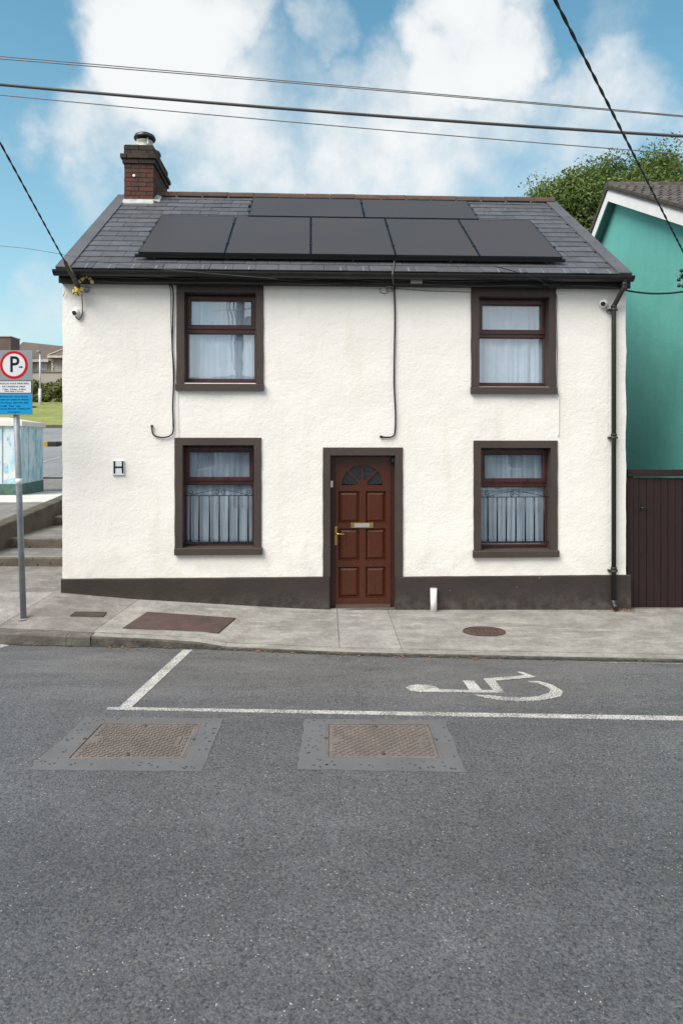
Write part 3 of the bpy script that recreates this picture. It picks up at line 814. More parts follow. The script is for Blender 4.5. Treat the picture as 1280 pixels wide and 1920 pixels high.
# ridge depth: where the ends of the ridge line up with the verges
best = None
for k in range(150, 400):
    y = k/100; e = abs(fp(249, 361, y)[0]-RL)+abs(fp(1037, 373, y)[0]-RR)
    if best is None or e < best[0]: best = (e, y)
YR = best[1]
ZRG = (fp(400, 363.5, YR)[1]+fp(900, 371.5, YR)[1])/2-.05
PITCH = math.atan2(ZRG-ZE, YR-YE); CP, SP = math.cos(PITCH), math.sin(PITCH)
VL = math.hypot(ZRG-ZE, YR-YE)
def roofp(s, v, h=0): return Vector((s, YE+v*CP-h*SP, ZE+v*SP+h*CP))
def rp(px, py, h=0):                     # photo point on the roof plane lifted by h -> (s, v)
    o = w2loc(Vector((0,0,EYE))); r = ray(px, py); d = Vector((cw*r.x+sw*r.y, -sw*r.x+cw*r.y, r.z))
    p0 = roofp(0,0,h); n = Vector((0,-SP,CP)); t = (p0-o).dot(n)/d.dot(n); p = o+d*t
    return p.x, (p-p0).dot(Vector((0,CP,SP)))
ZTL = fp(117, 531)[1]; ZTR = fp(1172, 541)[1]; ZT = (ZTL+ZTR)/2
# photo measures of the openings: outer surround, opening, sill, frame glass
WIN = [
 dict(n='ul', sur=(331,534,494,719), op=(344,547,481.5,718), sill=(328.6,719,494.5,732), fr=(346,550,481.5,718), t=(359,565,471,610), l=(354,627,477.5,710.5), sash=(351,556,479,617.6), tr=(617.6,627)),
 dict(n='ll', sur=(327.7,820.7,490,1028), op=(341,833,478,1028), sill=(326.5,1028,492,1041), fr=(341,836,478,1028), t=(356,848,468,894), l=(350,909,473.6,1015.6), sash=(346,838.6,475,902), tr=(902,909)),
 dict(n='ur', sur=(882.6,539,1041.4,725), op=(895.3,555,1029.6,725), sill=(883,725,1045,738), fr=(896,560,1024,725), t=(903,573.4,1012,619), l=(897.8,634.7,1017.5,718), sash=(896.5,562,1022,627), tr=(627,634.7)),
 dict(n='lr', sur=(887.4,826,1044.5,1033), op=(899,838,1033,1033), sill=(887,1033,1048.5,1045.6), fr=(899,842,1031,1033), t=(907.4,853,1015.6,896.6), l=(900.8,913,1020.4,1020), sash=(899.5,844,1025,905), tr=(905,913)),
]
DOOR = dict(sur=(605,839,754.7,1145), op=(617,852,742,1146))
def rect(p, y):  # photo rectangle -> (s0, z0, s1, z1)
    a = fp(p[0], p[1], y); b = fp(p[2], p[3], y); c = fp(p[0], p[3], y); d = fp(p[2], p[1], y)
    return ((a[0]+c[0])/2, (b[1]+c[1])/2, (b[0]+d[0])/2, (a[1]+d[1])/2)
holes = [rect(w['op'], 0) for w in WIN]
dop = rect(DOOR['op'], 0); dop = (dop[0], -.3, dop[2], dop[3])
holes.append(dop)
# --- front wall: fine grid with real lumps, openings cut through
WT = .42
def cuts(lo, hi, marks, step):
    m = sorted(set([lo, hi]+[x for x in marks if lo < x < hi])); r = []
    for a, b in zip(m, m[1:]):
        n = max(1, round((b-a)/step)); r += [a+(b-a)*i/n for i in range(n)]
    return r+[hi]
ZB = -.35
xs = cuts(SL, SR, [h[0] for h in holes]+[h[2] for h in holes], .04)
zs = cuts(ZB, ZT+.12, [h[1] for h in holes]+[h[3] for h in holes], .04)
def inhole(x, z): return any(h[0] < x < h[2] and h[1] < z < h[3] for h in holes)
def lump(x, z):
    p = Vector((x, z, 0))
    return mnoise.noise(p*2.2)*.007+mnoise.noise(p*8.5)*.0022+mnoise.noise(p*19+Vector((5,1,0)))*.0020
mb = MB(); vs = []; nz = len(zs)
for i, x in enumerate(xs):
    for z in zs:
        e = mnoise.noise(Vector((z*2.5, 7, i*0)))*.010+mnoise.noise(Vector((z*11, 3, 0)))*.005 if i in (0, len(xs)-1) else 0
        vs.append((x+e, lump(x, z), z))
fs = []
for i in range(len(xs)-1):
    for j in range(nz-1):
        if not inhole((xs[i]+xs[i+1])/2, (zs[j]+zs[j+1])/2): fs.append((i*nz+j, (i+1)*nz+j, (i+1)*nz+j+1, i*nz+j+1))
mb.add(vs, fs, True)
for h in holes:   # reveals
    a, b_, c, d = h
    mb.add([(a,.01,b_),(a,WT,b_),(a,WT,d),(a,.01,d),(c,.01,b_),(c,WT,b_),(c,WT,d),(c,.01,d)], [(0,1,2,3),(4,7,6,5),(3,2,6,7),(0,4,5,1)])
me_f = mb.build('front_wall', M['render'], house)
# --- side and back walls
YB = 2*YR-YE-.2
def gable(s0, s1):
    b = MB(); top = ZE+(-YE+.02)*SP/CP-.05
    pts = [(0,.012,ZB),(0,YB,ZB),(0,YB,top),(0,YR,ZRG-.06),(0,.012,top)]
    return b.prism(pts, (s0,0,0), (s1,0,0))
gable(SL+.004, SL+.3).build('side_wall', M['render'], house)
gable(SR-.3, SR-.004).build('side_wall', M['mortar'], house)
MB().box(SL+.3, YB-.3, ZB, SR-.3, YB-.01, ZE-.1).build('back_wall', M['render'], house)
MB().box(SL+.3, .45, 2.15, SR-.3, YB-.3, 2.35).build('upper_floor', M['mortar'], house)
MB().box(SL+.3, 2.2, ZB, SR-.3, 2.3, ZE).build('partition_wall', M['mortar'], house)
# --- plinth
pl = fp(117,1085)[1]; pm = fp(605,1081)[1]; pq = fp(754,1081)[1]; pe = fp(1172,1077.5)[1]
def plinth(s0, z0, s1, z1):
    b = MB(); n = 40; pr = []
    for i in range(n+1):
        s = s0+(s1-s0)*i/n; z = z0+(z1-z0)*i/n+mnoise.noise(Vector((s*4,2,9)))*.004
        d = mnoise.noise(Vector((s*3,1,1)))*.004
        pr.append([(s,-.024+d,ZB),(s,-.020+d,z-.012),(s,-.008+d,z),(s,.012,z),(s,.012,ZB)])
    fs = []
    for i in range(n):
        for k in range(4): fs.append((i*5+k,(i+1)*5+k,(i+1)*5+k+1,i*5+k+1))
    fs += [tuple(range(5)), tuple(n*5+k for k in range(4,-1,-1))]
    return b.add([p for r_ in pr for p in r_], fs)
plinth(SL-.012, pl, dop[0]+.0, pm).build('plinth', M['plinth'], house)
plinth(dop[2], pq, fp(1180.5,1100)[0], pe).build('plinth', M['plinth'], house)
# --- surrounds, sills, windows
def surround(sur, op, name, parent, bottom=True, yb=.155, floor=None):
    o_ = rect(sur, -.012); i_ = op; b = MB(); e = .008
    zlo = o_[1] if floor is None else floor
    def jamb(xo, xi):
        n = 26; pr = []
        for k in range(n+1):
            z = zlo+(o_[3]-zlo)*k/n; w = mnoise.noise(Vector((xo*9, z*5, 2)))*.0055
            pr.append([(xo+w,.012,z),(xo+w,-.019,z),(xi,-.019,z),(xi,.012,z)])
        fs = []
        for k in range(n):
            for j in range(4): fs.append((k*4+j,(k+1)*4+j,(k+1)*4+(j+1)%4,k*4+(j+1)%4))
        fs += [(0,1,2,3),(n*4+3,n*4+2,n*4+1,n*4)]
        b.add([p for r_ in pr for p in r_], fs)
    L, Rr, T = i_[0]+.012, i_[2]-.012, i_[3]-.012
    jamb(o_[0], L); jamb(o_[2], Rr)
    b.box(L, -.0185, T, Rr, .012, o_[3]+.0)
    # painted reveals
    b.box(i_[0]-.006, .012, zlo, L, yb, T); b.box(Rr, .012, zlo, i_[2]+.006, yb, T); b.box(L, .012, T, Rr, yb, i_[3]+.006)
    return b.build(name, M['brown'], parent)
def net(x0, x1, z0, z1, y, seed, k=1.0):
    b = MB(); nx = 90; vs = []; rnd = random.Random(seed); ph = [rnd.uniform(0,6) for _ in range(5)]
    for i in range(nx+1):
        x = x0+(x1-x0)*i/nx
        for j in range(7):
            v = j/6; amp = (.010+.012*v)*k
            y_ = y+amp*(math.sin(x*27+ph[0]+v*.3)+.7*math.sin(x*47+ph[1])+.4*math.sin(x*83+ph[2]-v*.5))
            vs.append((x, y_, z1+(z0-z1)*v))
    b.add(vs, [(i*7+j,(i+1)*7+j,(i+1)*7+j+1,i*7+j+1) for i in range(nx) for j in range(6)], True)
    return b
YF = .155
for wi_, w in enumerate(WIN):
    op = holes[wi_]
    wnd = MB()
    fr = (op[0]+.012, op[1]+.0, op[2]-.012, op[3]-.012)
    tg = rect(w['t'], YF+.02); lg = rect(w['l'], YF+.025); sh = rect(w['sash'], YF-.012)
    zt0 = fp(400 if w['n'][1] == 'l' else 950, w['tr'][0], YF)[1]; zt1 = fp(400, w['tr'][1], YF)[1]
    # outer frame: lower light and a rebate round the sash
    wnd.ring((fr[0],fr[1],fr[2],zt0), (max(lg[0],fr[0]+.012), lg[1], min(lg[2],fr[2]-.012), lg[3]), YF, YF+.07, .010)
    wnd.ring((fr[0],zt0,fr[2],fr[3]), (fr[0]+.02,zt0+.008,fr[2]-.02,fr[3]-.02), YF+.004, YF+.07, .004)
    win = wnd.build('window', M['upvc'], house)
    sl = max(sh[0], fr[0]+.004); sr_ = min(sh[2], fr[2]-.004)
    MB().ring((sl, zt0+.004, sr_, min(sh[3],fr[3]-.004)), (tg[0],tg[1],tg[2],tg[3]), YF-.016, YF+.05, .014).build('sash', M['upvc'], win)
    MB().box(tg[0]-.004, YF+.026, tg[1]-.004, tg[2]+.004, YF+.034, tg[3]+.004).build('pane', M['glass'], win)
    MB().box(lg[0]-.004, YF+.030, lg[1]-.004, lg[2]+.004, YF+.038, lg[3]+.004).build('pane', M['glass'], win)
    cx = (tg[0]+tg[2])/2
    MB().box(cx-.20, YF-.030, sh[3]-.030, cx+.22, YF-.016, sh[3]-.010).build('trickle_vent', simple('red_brown_vent', (.10,.022,.018), .4), win, bevel=.003)
    surround(w['sur'], op, 'surround', house)
    so = rect(w['sill'], -.06)
    b = MB(); zf = so[3]
    b.prism([(0,-.055,so[1]),(0,-.055,zf-.010),(0,-.045,zf-.002),(0,YF+.002,zf+.012),(0,YF+.002,so[1]+.01),(0,.02,so[1]+.002)], (so[0],0,0), (so[2],0,0))
    b.build('sill', M['brown'], house)
    net(fr[0]-.02, fr[2]+.02, lg[1]-.08, tg[3]+.10, YF+.085, wi_, (.35,.6,.5,.5)[wi_]).build('net_curtain', M['net' if w['n'][0] == 'u' else 'net_sheer'], win)
# iron guards in the two lower windows
for w, rail_t, rail_b, bx, scr in ((WIN[1], 929, 1017.5, [357,373.5,393,411.3,429,447,465.2], (355,413,468)), (WIN[3], 933.7, 1020, [914,931.5,948.5,966.4,984,1001,1019], (910,965,1024))):
    op = rect(w['op'], 0); YG = .075
    zt = fp(410, rail_t, YG)[1]; zb_ = fp(410, rail_b, YG)[1]
    gr = MB().box(op[0]+.0, YG-.006, zt-.006, op[2]-.0, YG+.006, zt+.004).box(op[0], YG-.010, zb_-.012, op[2], YG+.010, zb_+.012).build('window_guard', M['iron'], house)
    for x in bx:
        s = fp(x, 980, YG)[0]
        MB().tube([(s, YG, zb_+.006), (s, YG, zt)], .0105, 8).build('bar', M['iron'], gr)
    def scroll(px, flip):
        s = fp(px, rail_t-6, YG)[0]; pts = []
        for k in range(22):
            a = k/21*math.pi*2.6; r = .036*(1-.78*k/21)
            pts.append((s+flip*(r*math.sin(a)), YG, zt+.042-r*math.cos(a)))
        return pts
    for px, fl in ((scr[0]+2,1), (scr[1]-5,-1), (scr[1]+5,1), (scr[2]-2,-1)):
        MB().tube(scroll(px, fl), .0045, 6).build('scroll', M['iron'], gr)
    for a_, c_ in ((scr[0]+5, scr[1]-5), (scr[2]-5, scr[1]+5)):
        s0_ = fp(a_, rail_t, YG)[0]; s1_ = fp(c_, rail_t, YG)[0]; h = .078
        MB().tube([(s0_+(s1_-s0_)*t, YG, zt+.004+h*(t**.8)*(1-.08*t)) for t in [k/12 for k in range(13)]], .004, 6).build('scroll', M['iron'], gr)
# --- door
surround(DOOR['sur'], dop, 'surround', house, yb=.11, floor=rect((605,839,754.7,1081),-.012)[1]-.0)
# lower reveal beside the plinth
MB().box(dop[0]-.004,.012,ZB,dop[0]+.012,.11,rect((605,839,754.7,1081),-.012)[1]).box(dop[2]-.012,.012,ZB,dop[2]+.004,.11,rect((605,839,754.7,1081),-.012)[1]).build('reveal', M['plinth'], house)
YD = .115
ZD0 = fp(680,1141,YD)[1]; 
MB().box(dop[0],-.02,ZB,dop[2],.3,fp(680,1142.5,0)[1]).build('threshold', M['kerb'], house)
lf = rect((628,857,732,1139), YD)
door = MB()
DT = dop[3]-.012
door.box(dop[0]+.012, YD-.02, ZD0-.1, lf[0]-.003, YD+.08, DT).box(lf[2]+.003, YD-.02, ZD0-.1, dop[2]-.012, YD+.08, DT).box(lf[0]-.003, YD-.02, lf[3]+.003, lf[2]+.003, YD+.08, DT)
door = door.build('door', M['door_dark'], house)
# leaf built of stiles, rails, raised panels and a sunburst fanlight
lb = MB()
lb.box(lf[0], YD+.03, ZD0-.004, lf[2], YD+.055, fp(680, 912, YD)[1]-.06)
Rz = lambda py: fp(680, py, YD)[1]
Sx = lambda px: fp(px, 1000, YD)[0]
dz = lambda y: Rz(820+y/5.645); dx = lambda x: Sx(590+x/5.645)
colx = [(dx(252), dx(468)), (dx(538), dx(748))]; rowz = [(dz(905), dz(570)), (dz(1302), dz(965)), (dz(1698), dz(1370))]
yo, yi = YD, YD+.03
def strip(x0, z0, x1, z1): lb.box(x0, yo, z0, x1, yi, z1)
strip(lf[0], ZD0-.004, colx[0][0], rowz[0][1]); strip(colx[1][1], ZD0-.004, lf[2], rowz[0][1]); strip(colx[0][1], ZD0-.004, colx[1][0], rowz[0][1])
zprev = ZD0-.004
for k in (2,1,0):
    for c in colx: strip(c[0], zprev, c[1], rowz[k][0])
    zprev = rowz[k][1]
zar = dz(505); strip(lf[0], rowz[0][1], lf[2], zar)
cxa, ra = dx(500), (dx(716)-dx(284))/2; n = 28
arc = [(cxa+ra*math.cos(math.pi*k/n), zar+ra*math.sin(math.pi*k/n)) for k in range(n+1)]
for k in range(n):   # field above the arch
    def outp(p):
        a = math.atan2(p[1]-zar, p[0]-cxa); c, s = math.cos(a), math.sin(a)
        ts = []
        if c > 1e-6: ts.append((lf[2]-cxa)/c)
        if c < -1e-6: ts.append((lf[0]-cxa)/c)
        if s > 1e-6: ts.append((lf[3]-zar)/s)
        t = min(ts); return (cxa+c*t, zar+s*t)
    a, b_ = arc[k], arc[k+1]; A, B = outp(a), outp(b_)
    lb.add([(a[0],yo,a[1]),(b_[0],yo,b_[1]),(B[0],yo,B[1]),(A[0],yo,A[1]),(a[0],YD+.05,a[1]),(b_[0],YD+.05,b_[1])], [(0,1,2,3),(0,4,5,1)])
for sx_, ex in ((lf[2], 1), (lf[0], -1)):  # corners left by the fan
    a = math.atan2(lf[3]-zar, sx_-cxa)
ang_c = [math.atan2(lf[3]-zar, lf[2]-cxa), math.atan2(lf[3]-zar, lf[0]-cxa)]
for cor, an in (((lf[2],lf[3]), ang_c[0]), ((lf[0],lf[3]), ang_c[1])):
    k = int(an/math.pi*n); p = [outp(arc[k]), outp(arc[min(k+1,n)])]
    lb.add([(cor[0],yo+.0003,cor[1]),(p[0][0],yo+.0003,p[0][1]),(p[1][0],yo+.0003,p[1][1])], [(0,1,2)])
leaf_o = lb.build('leaf', M['door'], door)
for c in colx:
    for r_ in rowz:
        m_ = .024; b = MB(); x0, x1, z0, z1 = c[0]+.004, c[1]-.004, r_[0]+.004, r_[1]-.004
        q0 = [(x0,z0),(x1,z0),(x1,z1),(x0,z1)]; q1 = [(x0+m_*.4,z0+m_*.4),(x1-m_*.4,z0+m_*.4),(x1-m_*.4,z1-m_*.4),(x0+m_*.4,z1-m_*.4)]
        q2 = [(x0+m_*1.7,z0+m_*1.7),(x1-m_*1.7,z0+m_*1.7),(x1-m_*1.7,z1-m_*1.7),(x0+m_*1.7,z1-m_*1.7)]
        vs = [(x,YD+.010,z) for x,z in q0]+[(x,YD+.026,z) for x,z in q1]+[(x,YD+.008,z) for x,z in q2]
        fs = [(8,9,10,11)]+[(i+k, (k+1)%4+i, (k+1)%4+i+4, i+k+4) for i in (0,4) for k in range(4)]
        b.add(vs, fs); b.build('panel', M['door'], door)
# fanlight panes and bars
rh = ra*.26
for k in range(4):
    a0, a1 = math.pi*k/4+.05, math.pi*(k+1)/4-.05
    pts = [(cxa+ra*1.0*math.cos(a0+(a1-a0)*i/8), YD+.03, zar+ra*1.0*math.sin(a0+(a1-a0)*i/8)) for i in range(9)]
    pts += [(cxa+rh*.9*math.cos(a1-(a1-a0)*i/4), YD+.03, zar+rh*.9*math.sin(a1-(a1-a0)*i/4)) for i in range(5)]
    MB().prism(pts, (0,0,0), (0,.012,0)).build('fanlight_pane', M['fan_glass'], door)
b = MB()
b.prism([(cxa+rh*math.cos(math.pi*i/12), YD-.002, zar-.002+rh*math.sin(math.pi*i/12)) for i in range(13)], (0,0,0), (0,.04,0))
for k in (1,2,3):
    a = math.pi*k/4; d = Vector((math.cos(a),0,math.sin(a))); nn = Vector((-math.sin(a),0,math.cos(a)))*.013; c0 = Vector((cxa,YD+.004,zar))
    b.prism([c0+d*rh*.8-nn, c0+d*ra*1.01-nn, c0+d*ra*1.01+nn, c0+d*rh*.8+nn], (0,0,0), (0,.03,0))
b.build('fanlight_bars', M['door'], door)
MB().prism([(0,YD-.03,ZD0+.0),(0,YD-.03,dz(1800)),(0,YD,dz(1765)),(0,YD,ZD0+.0)], (lf[0]+.006,0,0), (lf[2]-.006,0,0)).build('weather_bar', M['door_dark'], door)
lbx = MB().box(dx(380),YD-.014,dz(958),dx(618),YD+.002,dz(903)).build('letterbox', M['brass'], door, bevel=.003)
MB().box(dx(418),YD-.020,dz(950),dx(578),YD-.012,dz(912)).build('letterbox_flap', M['silver_label'], door, bevel=.002)
hd = MB().box(dx(210),YD-.010,dz(1138),dx(236),YD+.002,dz(942)).build('handle', M['brass'], door, bevel=.003)
MB().tube([(dx(223),YD-.008,dz(1015)),(dx(223),YD-.045,dz(1015)),(dx(240),YD-.052,dz(1015)),(dx(315),YD-.050,dz(1018))], .010, 10).build('handle_lever', M['brass'], door)
MB().box(dx(165),YD-.034,dz(527),dx(191),YD-.019,dz(458)).build('doorbell', M['white_plastic'], door, bevel=.003)
MB().box(dx(800),YD-.09,dz(268),dx(856),YD-.02,dz(215)).build('door_closer', M['black_plastic'], door, bevel=.008)

# --- roof: deck, slates, trims, ridge tiles
b = MB()
b.hexa([roofp(RL,0,-.08),roofp(RR,0,-.08),roofp(RR,VL,-.08),roofp(RL,VL,-.08),roofp(RL,0,-.004),roofp(RR,0,-.004),roofp(RR,VL,-.004),roofp(RL,VL,-.004)])
def back(s, v, h=0):
    p = roofp(s, v, h); return Vector((p.x, 2*YR-p.y, p.z))
b.hexa([back(RL,0,-.08),back(RR,0,-.08),back(RR,VL-.001,-.08),back(RL,VL-.001,-.08),back(RL,0,.012),back(RR,0,.012),back(RR,VL-.001,.012),back(RL,VL-.001,.012)])
roof = b.build('roof', M['deck'], house)
# panel layout on the roof (s, v)
HP = .13
low_x_b = [260.5,419.5,579,737.5,896,1050.5]; low_x_t = [300,438,580,722,862,998]
PL0 = [rp(x, y, HP) for x, y in zip(low_x_b, (471.5,473.5,475.5,478,480,482.5))]
PT0 = [rp(x, y, HP) for x, y in zip(low_x_t, (403.5,405.5,407,409,411,412.5))]
lv0 = sum(p[1] for p in PL0)/6; lv1 = sum(p[1] for p in PT0)/6
ls = [(a[0]+b_[0])/2 for a, b_ in zip(PL0, PT0)]
PW = (ls[-1]-ls[0])/5; ls = [ls[0]+PW*i for i in range(6)]
uB = [rp(466,404.2,HP), rp(681,407,HP), rp(892,410,HP)]; uT = [rp(473,370.5,HP), rp(677.5,373,HP), rp(879,376,HP)]
us = [(a[0]+b_[0])/2 for a, b_ in zip(uB, uT)]; uv0 = max(lv1+.02, sum(p[1] for p in uB)/3); uv1 = min(sum(p[1] for p in uT)/3, VL-.05)
print('LAYOUT roof', RL, RR, 'ZE', ZE, 'YR', YR, 'ZR', ZRG, 'pitch', math.degrees(PITCH), 'VL', VL, 'PW', PW, 'lv', lv0, lv1, 'us', us, 'uv', uv0, uv1, 'SL', SL, SR)
# slates
g_ = VL/16.0; sw_ = .292
def slate_mesh(w, l):
    b = MB(); j = .003
    b.hexa([(0,0,-.003),(w,j*.4,-.003),(w,l,-.003),(0,l,-.003),(.001,.002,.006),(w-.001,j,.006),(w,l,.006),(0,l,.006)])
    return b.mesh('slate')
full = slate_mesh(sw_-.005, g_*1.9); half = slate_mesh(sw_*.5-.005, g_*1.9)
for me in (full, half): me.materials.append(M['slate'])
tilt = math.asin(.010/g_)
TRIM_L, TRIM_R = .07, .165
def hidden(s0, s1, v0, v1):
    lo = ls[0]+.35 < s0 and s1 < ls[-1]-.35 and v0 > lv0+.28 and v1 < lv1+.1
    up = us[0]+.35 < s0 and s1 < us[-1]-.35 and v0 > lv1-.3 and v1 < uv1-.12
    return lo or up
ns = 0
for i in range(16):
    v = i*g_-.03; s = RL+TRIM_L-.02-(sw_*.5 if i % 2 else 0)
    while s < RR-TRIM_R:
        s0, s1, me = s, s+sw_, full
        if s0 < RL+TRIM_L-.03: s0, me = s+sw_*.5, half
        if s1 > RR-TRIM_R+.12: s1, me = s0+sw_*.5, half
        if not hidden(s0, s1, v, v+g_):
            o = bpy.data.objects.new('slate', me); COL.objects.link(o); o.parent = roof
            o.location = roofp(s0+random.uniform(-.002,.002), v+random.uniform(-.004,.004), .014+random.uniform(0,.0025)); o.rotation_euler = (PITCH-tilt, random.uniform(-.004,.004), random.uniform(-.006,.006)); ns += 1
        s += sw_
print('SLATES', ns)
def roofbox(s0, s1, v0, v1, h0, h1, name, m, parent, bevel=0):
    return MB().hexa([roofp(s0,v0,h0),roofp(s1,v0,h0),roofp(s1,v1,h0),roofp(s0,v1,h0),roofp(s0,v0,h1),roofp(s1,v0,h1),roofp(s1,v1,h1),roofp(s0,v1,h1)]).build(name, m, parent, bevel=bevel)
roofbox(SL-.004, RL+TRIM_L, -.03, VL-.06, -.085, .034, 'verge_trim', M['trim'], roof, .004)
roofbox(RR-TRIM_R, RR+.015, -.03, VL-.06, -.085, .034, 'verge_trim', M['trim'], roof, .004)
for k in range(7):
    v = .35+k*.42+random.uniform(-.05,.05); p = roofp(RR-.06, v, .034)
    MB().lathe(p, [(.009,0),(.009,.004),(.004,.006)], 8, (0,-SP,CP)).build('trim_screw', M['iron'], roof)
# lead-like clips on the eaves course
for k in range(24):
    s = RL+.25+k*.292
    if random.random() < .7: roofbox(s, s+.012, -.038, .10+random.uniform(-.02,.03), .021, .0235, 'slate_clip', M['galv'], roof)
nr = 17; L = (RR-RL-.02)/nr
chs = fp(288, 370, YR-.3)[0]
rt = MB(); pr = [(.125,-.055),(.105,-.005),(.06,.035),(0,.05),(-.06,.035),(-.105,-.005),(-.125,-.055)]
pin = [(y*.86, z-.016) for y, z in pr]
vs = [(0,y,z) for y,z in pr]+[(L-.006,y,z) for y,z in pr]+[(0,y,z) for y,z in pin]+[(L-.006,y,z) for y,z in pin]
fs = []
for k in range(6): fs += [(k,k+1,8+k,7+k), (14+k,21+k,22+k,15+k), (k,14+k,15+k,k+1), (7+k,8+k,22+k,21+k)]
fs += [(0,7,21,14),(6,20,27,13)]
rt.add(vs, fs); rtm = rt.mesh('ridge_tile'); rtm.materials.append(M['ridge'])
for k in range(nr):
    s = RL+.01+k*L
    if s < chs-.1: continue
    o = bpy.data.objects.new('ridge_tile', rtm); COL.objects.link(o); o.parent = roof
    o.location = (s, YR, ZRG+.022+random.uniform(-.004,.004)); o.rotation_euler = (0, random.uniform(-.008,.008), random.uniform(-.01,.01))
    roofbox(s-.012, s+.012, VL-.125, VL-.02, .02, .040, 'mortar_joint', M['lead'], roof)
# --- chimney
cy0 = roofp(0, rp(262, 381, 0)[1], 0).y
c0 = fp(233.2, 373, cy0)[0]; c1 = fp(287.6, 373, cy0)[0]
zc = lambda py: fp(260, py, cy0)[1]
CD = 1.10; cy1 = cy0+CD
zs0 = roofp(0, rp(262,381,0)[1], 0).z-.35
chim = MB().box(c0+.008, cy0+.008, zs0, c1-.008, cy1-.008, zc(271)).build('chimney', M['mortar'], house)
CH = .074
def course(z, x0, x1, y0, y1, m, kind):
    bl, bw, jj = .215, .1025, .010
    W_ = x1-x0; Dp = y1-y0
    def brick(xa, ya, xb, yb):
        j = random.uniform(-.0025,.0025); k = random.uniform(-.0025,.0025)
        MB().box(xa+j, ya+k, z+.005, xb+j, yb+k, z+CH-.005).build('brick', m, chim)
    if kind:
        n = 2; w = W_/n
        for i in range(n): brick(x0+i*w+(jj/2 if i else 0), y0, x0+(i+1)*w-(jj/2 if i < n-1 else 0), y0+bw)
        ys = y0+bw+jj
    else:
        w = (W_-2*bw-2*jj)
        brick(x0+bw+jj, y0, x1-bw-jj, y0+bw); ys = y0
    n = max(1, round((y1-ys)/(bl+jj))); l = (y1-ys)/n
    for i in range(n):
        a, b_ = ys+i*l, ys+(i+1)*l-jj
        brick(x0, a, x0+bw, b_); brick(x1-bw, a, x1, b_)
z = zs0; k = 0; zcor = zc(307)
nsh = int(round((zcor-zs0)/CH)); z = zcor-nsh*CH
while z < zcor-.01:
    if z > zs0+.02: course(z, c0, c1, cy0, cy1, M['brick'], k % 2)
    z += CH; k += 1
course(zcor, c0-.026, c1+.026, cy0-.026, cy1+.026, M['brick_soot'], 1)
course(zcor+CH, c0-.050, c1+.050, cy0-.050, cy1+.050, M['brick_soot'], 0)
zt_ = zcor+2*CH; kk = 0
while zt_ < zc(272)-.02:
    course(zt_, c0-.006, c1+.006, cy0-.006, cy1+.006, M['brick_soot'], kk % 2); zt_ += CH; kk += 1
b = MB(); ztop = zt_
b.hexa([(c0-.004,cy0-.004,ztop),(c1+.004,cy0-.004,ztop),(c1+.004,cy1+.004,ztop),(c0-.004,cy1+.004,ztop),(c0+.05,cy0+.05,ztop+.03),(c1-.05,cy0+.05,ztop+.03),(c1-.05,cy1-.05,ztop+.03),(c0+.05,cy1-.05,ztop+.03)])
b.build('flaunching', M['mortar'], chim)
MB().lathe((c0+.16, cy0-.004, zc(330)), [(.024,0),(.024,.012),(.014,.014)], 8, (0,-1,0)).build('vent_plug', M['white_plastic'], chim)
cm = (c0+c1)/2
for yy, sc_, zz in ((cy0+.28, 1.0, ztop), (cy0+.80, .86, ztop-.05)):
    r_ = .118*sc_
    pot = MB().lathe((cm+.03, yy, zz), [(r_*1.08,0),(r_*1.08,.06),(r_,.075),(r_,.155),(r_*1.10,.165),(r_*1.10,.185),(r_*.85,.19)], 24).build('flue_pot', M['pot'], chim)
    zc_ = zz+.20
    MB().lathe((cm+.03, yy, zc_+.02), [(r_*1.45,-.005),(r_*1.52,.015),(r_*1.35,.06),(r_*.9,.088),(r_*.3,.098)], 24).build('cowl', M['cowl'], chim)
    b = MB()
    for q in range(4):
        a = q*math.pi/2+.6; x_, y_ = cm+.03+r_*1.05*math.cos(a), yy+r_*1.05*math.sin(a)
        b.box(x_-.012, y_-.004, zc_-.09, x_+.012, y_+.004, zc_+.06)
    b.build('cowl_strap', M['steel'], chim)
# mortar flashing where the stack meets the slates
vch = rp(262,381,0)[1]
b = MB()
v0 = vch-.09
b.hexa([roofp(c0-.03,v0,.018),roofp(c1+.02,v0,.018),roofp(c1+.02,vch+.01,.018),roofp(c0-.03,vch+.01,.018),roofp(c0-.02,v0+.01,.03),roofp(c1+.01,v0+.01,.03),(c1+.01,cy0+.003,zc(373)),(c0-.01,cy0+.003,zc(373))])
b.build('flashing', M['lead'], roof)
nst = 6
for k in range(nst):
    v_a = vch+(VL-.04-vch)*k/nst; v_b = vch+(VL-.04-vch)*(k+1)/nst
    MB().hexa([roofp(c1-.01,v_a,.018),roofp(c1+.10-.004*k,v_a,.018),roofp(c1+.10-.004*k,v_b+.02,.018),roofp(c1-.01,v_b+.02,.018),roofp(c1+.003,v_a,.055),roofp(c1+.10-.004*k,v_a,.028),roofp(c1+.10-.004*k,v_b-.01,.028),roofp(c1+.003,v_b-.01,.055)]).build('flashing', M['lead'], roof)
